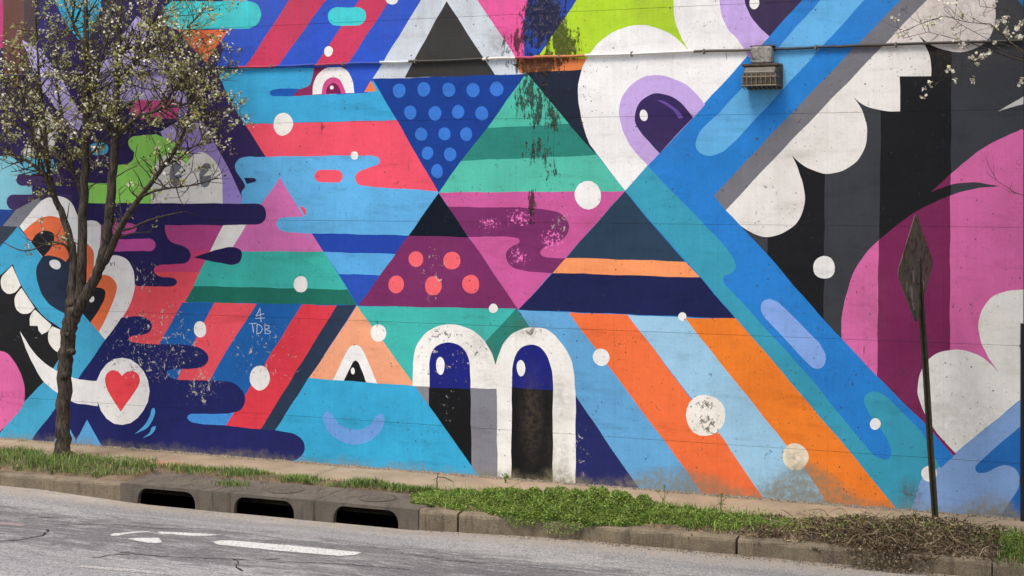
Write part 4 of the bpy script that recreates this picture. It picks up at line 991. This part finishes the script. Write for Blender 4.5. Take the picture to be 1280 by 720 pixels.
def twig(p, d, L_, r, lvl):
    P = [p]; n = max(3, int(L_/.07)); dd = d.copy()
    for i in range(n):
        dd = (dd+Vector((random.gauss(0, .16), random.gauss(0, .14), random.gauss(.05, .13)))).normalized(); p = p+dd*L_/n
        if not inside(p) or (p+tb).y > -.06: break
        P.append(p)
    if len(P) < 3: return
    tg.tube(P, [r*(1-.75*i/len(P)) for i in range(len(P))], 4 if lvl else 5, cap=False)
    if lvl < 2:
        for i in range(1, len(P)):
            if random.random() < (.38 if lvl == 0 else .17):
                s_ = Vector((random.gauss(0, 1), random.gauss(0, .7), random.gauss(.15, .6))).normalized(); twig(P[i], (dd*.5+s_).normalized(), L_*random.uniform(.35, .6), r*.5, lvl+1)
    if lvl:
        for i in range(1, len(P)):
            x, y = pix(P[i]); dens = 1.0 if y < 200 else (.75 if x < 90 else .55)
            cl = .5+.5*math.sin(P[i].x*7+P[i].z*3)*math.sin(P[i].z*8-P[i].x*4)
            dens *= .25+1.0*cl
            if y > 165 and x > 110: dens *= .5
            if random.random() < .34*dens: leafp.append(P[i])
            if random.random() < .10*dens: flop.append(P[i])
        x, y = pix(P[-1])
        if random.random() < .55: leafp.append(P[-1])
        if random.random() < .17: flop.append(P[-1])
for li, (pts, rad) in enumerate(lp):
    n = len(pts)
    for i in range(2, n):
        x, y = pix(pts[i])
        if y > 310: continue
        big = rad[i] > .03; cnt = 2 if y < 235 else 1
        for _ in range(cnt):
            if random.random() < (.33 if y > 240 else .45 if big else .7):
                t = (pts[min(i+1, n-1)]-pts[i-1]).normalized(); s_ = Vector((random.gauss(0, 1), random.gauss(0, .6), random.gauss(.1, .5))); s_ = (s_-t*s_.dot(t)).normalized()
                L_ = random.uniform(.3, .75)*(1 if y < 175 else .6); twig(pts[i], (t*.55+s_).normalized(), L_, min(.010, rad[i]*.65), 0)
tg.build('twigs', M_BARK, tree, kind='stuff')
def around(P, k, s): A = np.array([tuple(p) for p in P]); A = np.repeat(A, k, 0); return A+rng.normal(0, s, A.shape)
LP = around(leafp, 5, .023); keep = rng.uniform(0, 1, len(LP)) < .85; LP = LP[keep]
print('leaves', len(LP), 'blossoms', len(flop), 'twig verts', len(tg.v))
leaves('young_leaves', LP, rng.uniform(.022, .056, len(LP)), ['B4B868', '9AA050', 'C8C87C', '9C9058', '7A6A4A', 'B8BA74', '868C4A', '8A7A58', '4C4634', '6E6044', 'C4C088'], M_LEAF, 0, .6, tree, kind='stuff')
def blossom(name, P, k, s, parent, size=(.009, .016)):              # five-petalled flowers in little clusters
    C_ = around(P, k, s); n = len(C_); N = rng.normal(size=(n, 3)); N[:, 1] -= .5; N /= np.linalg.norm(N, axis=1)[:, None]
    a = np.cross(N, rng.normal(size=(n, 3))); a /= np.linalg.norm(a, axis=1)[:, None]; b = np.cross(N, a); r = rng.uniform(*size, n)[:, None]
    V_ = []; Fc = []; 
    for q in range(5):
        t = 2*np.pi*q/5; u1 = a*np.cos(t)+b*np.sin(t); u2 = -a*np.sin(t)+b*np.cos(t)
        V_ += [C_, C_+u1*r*.6+u2*r*.55+N*r*.2, C_+u1*r*1.15+N*r*.3, C_+u1*r*.6-u2*r*.55+N*r*.2]
    V_ = np.stack(V_, 1).reshape(-1, 3); i = np.arange(n)[:, None]*20; f = np.concatenate([i+np.array([4*q, 4*q+1, 4*q+2, 4*q+3]) for q in range(5)], 0)
    c = pal(n, ['F2EEDC', 'ECE6CC', 'E8E0D0', 'F6F2E8', 'DCD2B4', 'D8D0A8'], .06); return fast(name, V_, f, np.concatenate([c]*5, 0), M_PETAL, parent, kind='stuff')
M_PETAL = tinted('petal', .7, .15, .05, .4)
blossom('blossom', flop, 4, .022, tree, (.009, .017))

# ---------------------------------------------------------------- branch reaching in from a second tree at the right
t2 = Vector((X1+2.2, -2.9, 0)); tr2 = empty('blossoming_tree', t2, 'second blossoming tree whose bare twigs reach in at the upper right corner', 'tree')
def q2(px, py, d): return on_y(px, py, -d)-t2
g = G(); g.tube([Vector((0, 0, -.2)), Vector((.02, 0, .5)), Vector((-.04, .02, 1.6)), Vector((.03, 0, 2.6)), Vector((0, .05, 3.8)), Vector((-.1, 0, 4.9)), Vector((-.05, 0, 6.0))], [.15, .11, .10, .09, .07, .05, .02], 12); g.build('trunk', M_BARK, tr2, smooth=True)
B2 = [([Vector((.02, 0, 3.0)), q2(1400, 110, 2.0), q2(1300, 80, 1.4), q2(1262, 52, 1.3), q2(1238, 30, 1.2), q2(1210, 28, 1.2), q2(1180, 20, 1.2), q2(1150, 30, 1.2), q2(1122, 42, 1.2)], .014),
      ([Vector((0, 0, 3.4)), q2(1380, 40, 2.0), q2(1300, 42, 1.4), q2(1258, 12, 1.3), q2(1225, 8, 1.3), q2(1220, -20, 1.3)], .012),
      ([Vector((-.02, 0, 2.2)), q2(1420, 330, 2.2), q2(1330, 262, 1.5), q2(1290, 248, 1.2), q2(1268, 240, 1.2), q2(1246, 226, 1.2), q2(1239, 213, 1.2)], .009),
      ([q2(1300, 80, 1.4), q2(1262, 72, 1.1), q2(1220, 56, 1.1), q2(1180, 45, 1.1), q2(1160, 40, 1.1), q2(1128, 48, 1.1)], .008),
      ([q2(1300, 80, 1.4), q2(1270, 60, 1.2), q2(1240, 52, 1.1), q2(1200, 30, 1.1), q2(1180, 12, 1.1)], .007),
      ([q2(1300, 80, 1.4), q2(1265, 68, 1.2), q2(1245, 58, 1.2), q2(1225, 66, 1.2), q2(1205, 86, 1.2), q2(1188, 94, 1.2), q2(1160, 110, 1.2)], .005)]
fl2 = []
tg = G()
for P, r in B2:
    g = G(); n = len(P); g.tube(P, [r*(1-.95*min(1, i/(n-1)*1.6))+.0022 for i in range(n)], 6); g.build('branch', M_BARK, tr2, smooth=True)
    for i in range(2, n-1):
        for _ in range(3):
            a = P[i].lerp(P[i+1], random.random()); d = Vector((random.gauss(-.4, .5), random.gauss(0, .3), random.gauss(.25, .6))).normalized(); L_ = random.uniform(.08, .26)
            if r == .009: L_ *= .5
            Q = [a, a+d*L_*.5+Vector((0, 0, .01)), a+d*L_+Vector((0, 0, .04))]; tg.tube(Q, [.003, .0024, .0016], 4, cap=False)
            if random.random() < .5 and r != .009: fl2.append(Q[2])
tg.build('twigs', M_BARK, tr2, kind='stuff')
for px, py in ((1175, 22), (1200, 18), (1160, 30), (1168, 30), (1126, 42), (1258, 40), (1252, 24), (1262, 44), (1244, 33), (1244, 52), (1270, 35), (1277, 28), (1236, 66), (1217, 71), (1228, 69), (1221, 80), (1188, 87), (1164, 104), (1278, 103), (1273, 44), (1130, 38)): fl2 += [q2(px+random.uniform(-2, 2), py+random.uniform(-2, 2), 1.15) for _ in range(2)]
fl2 = [p for p in fl2]
blossom('blossom', fl2, 5, .017, tr2, (.011, .019))
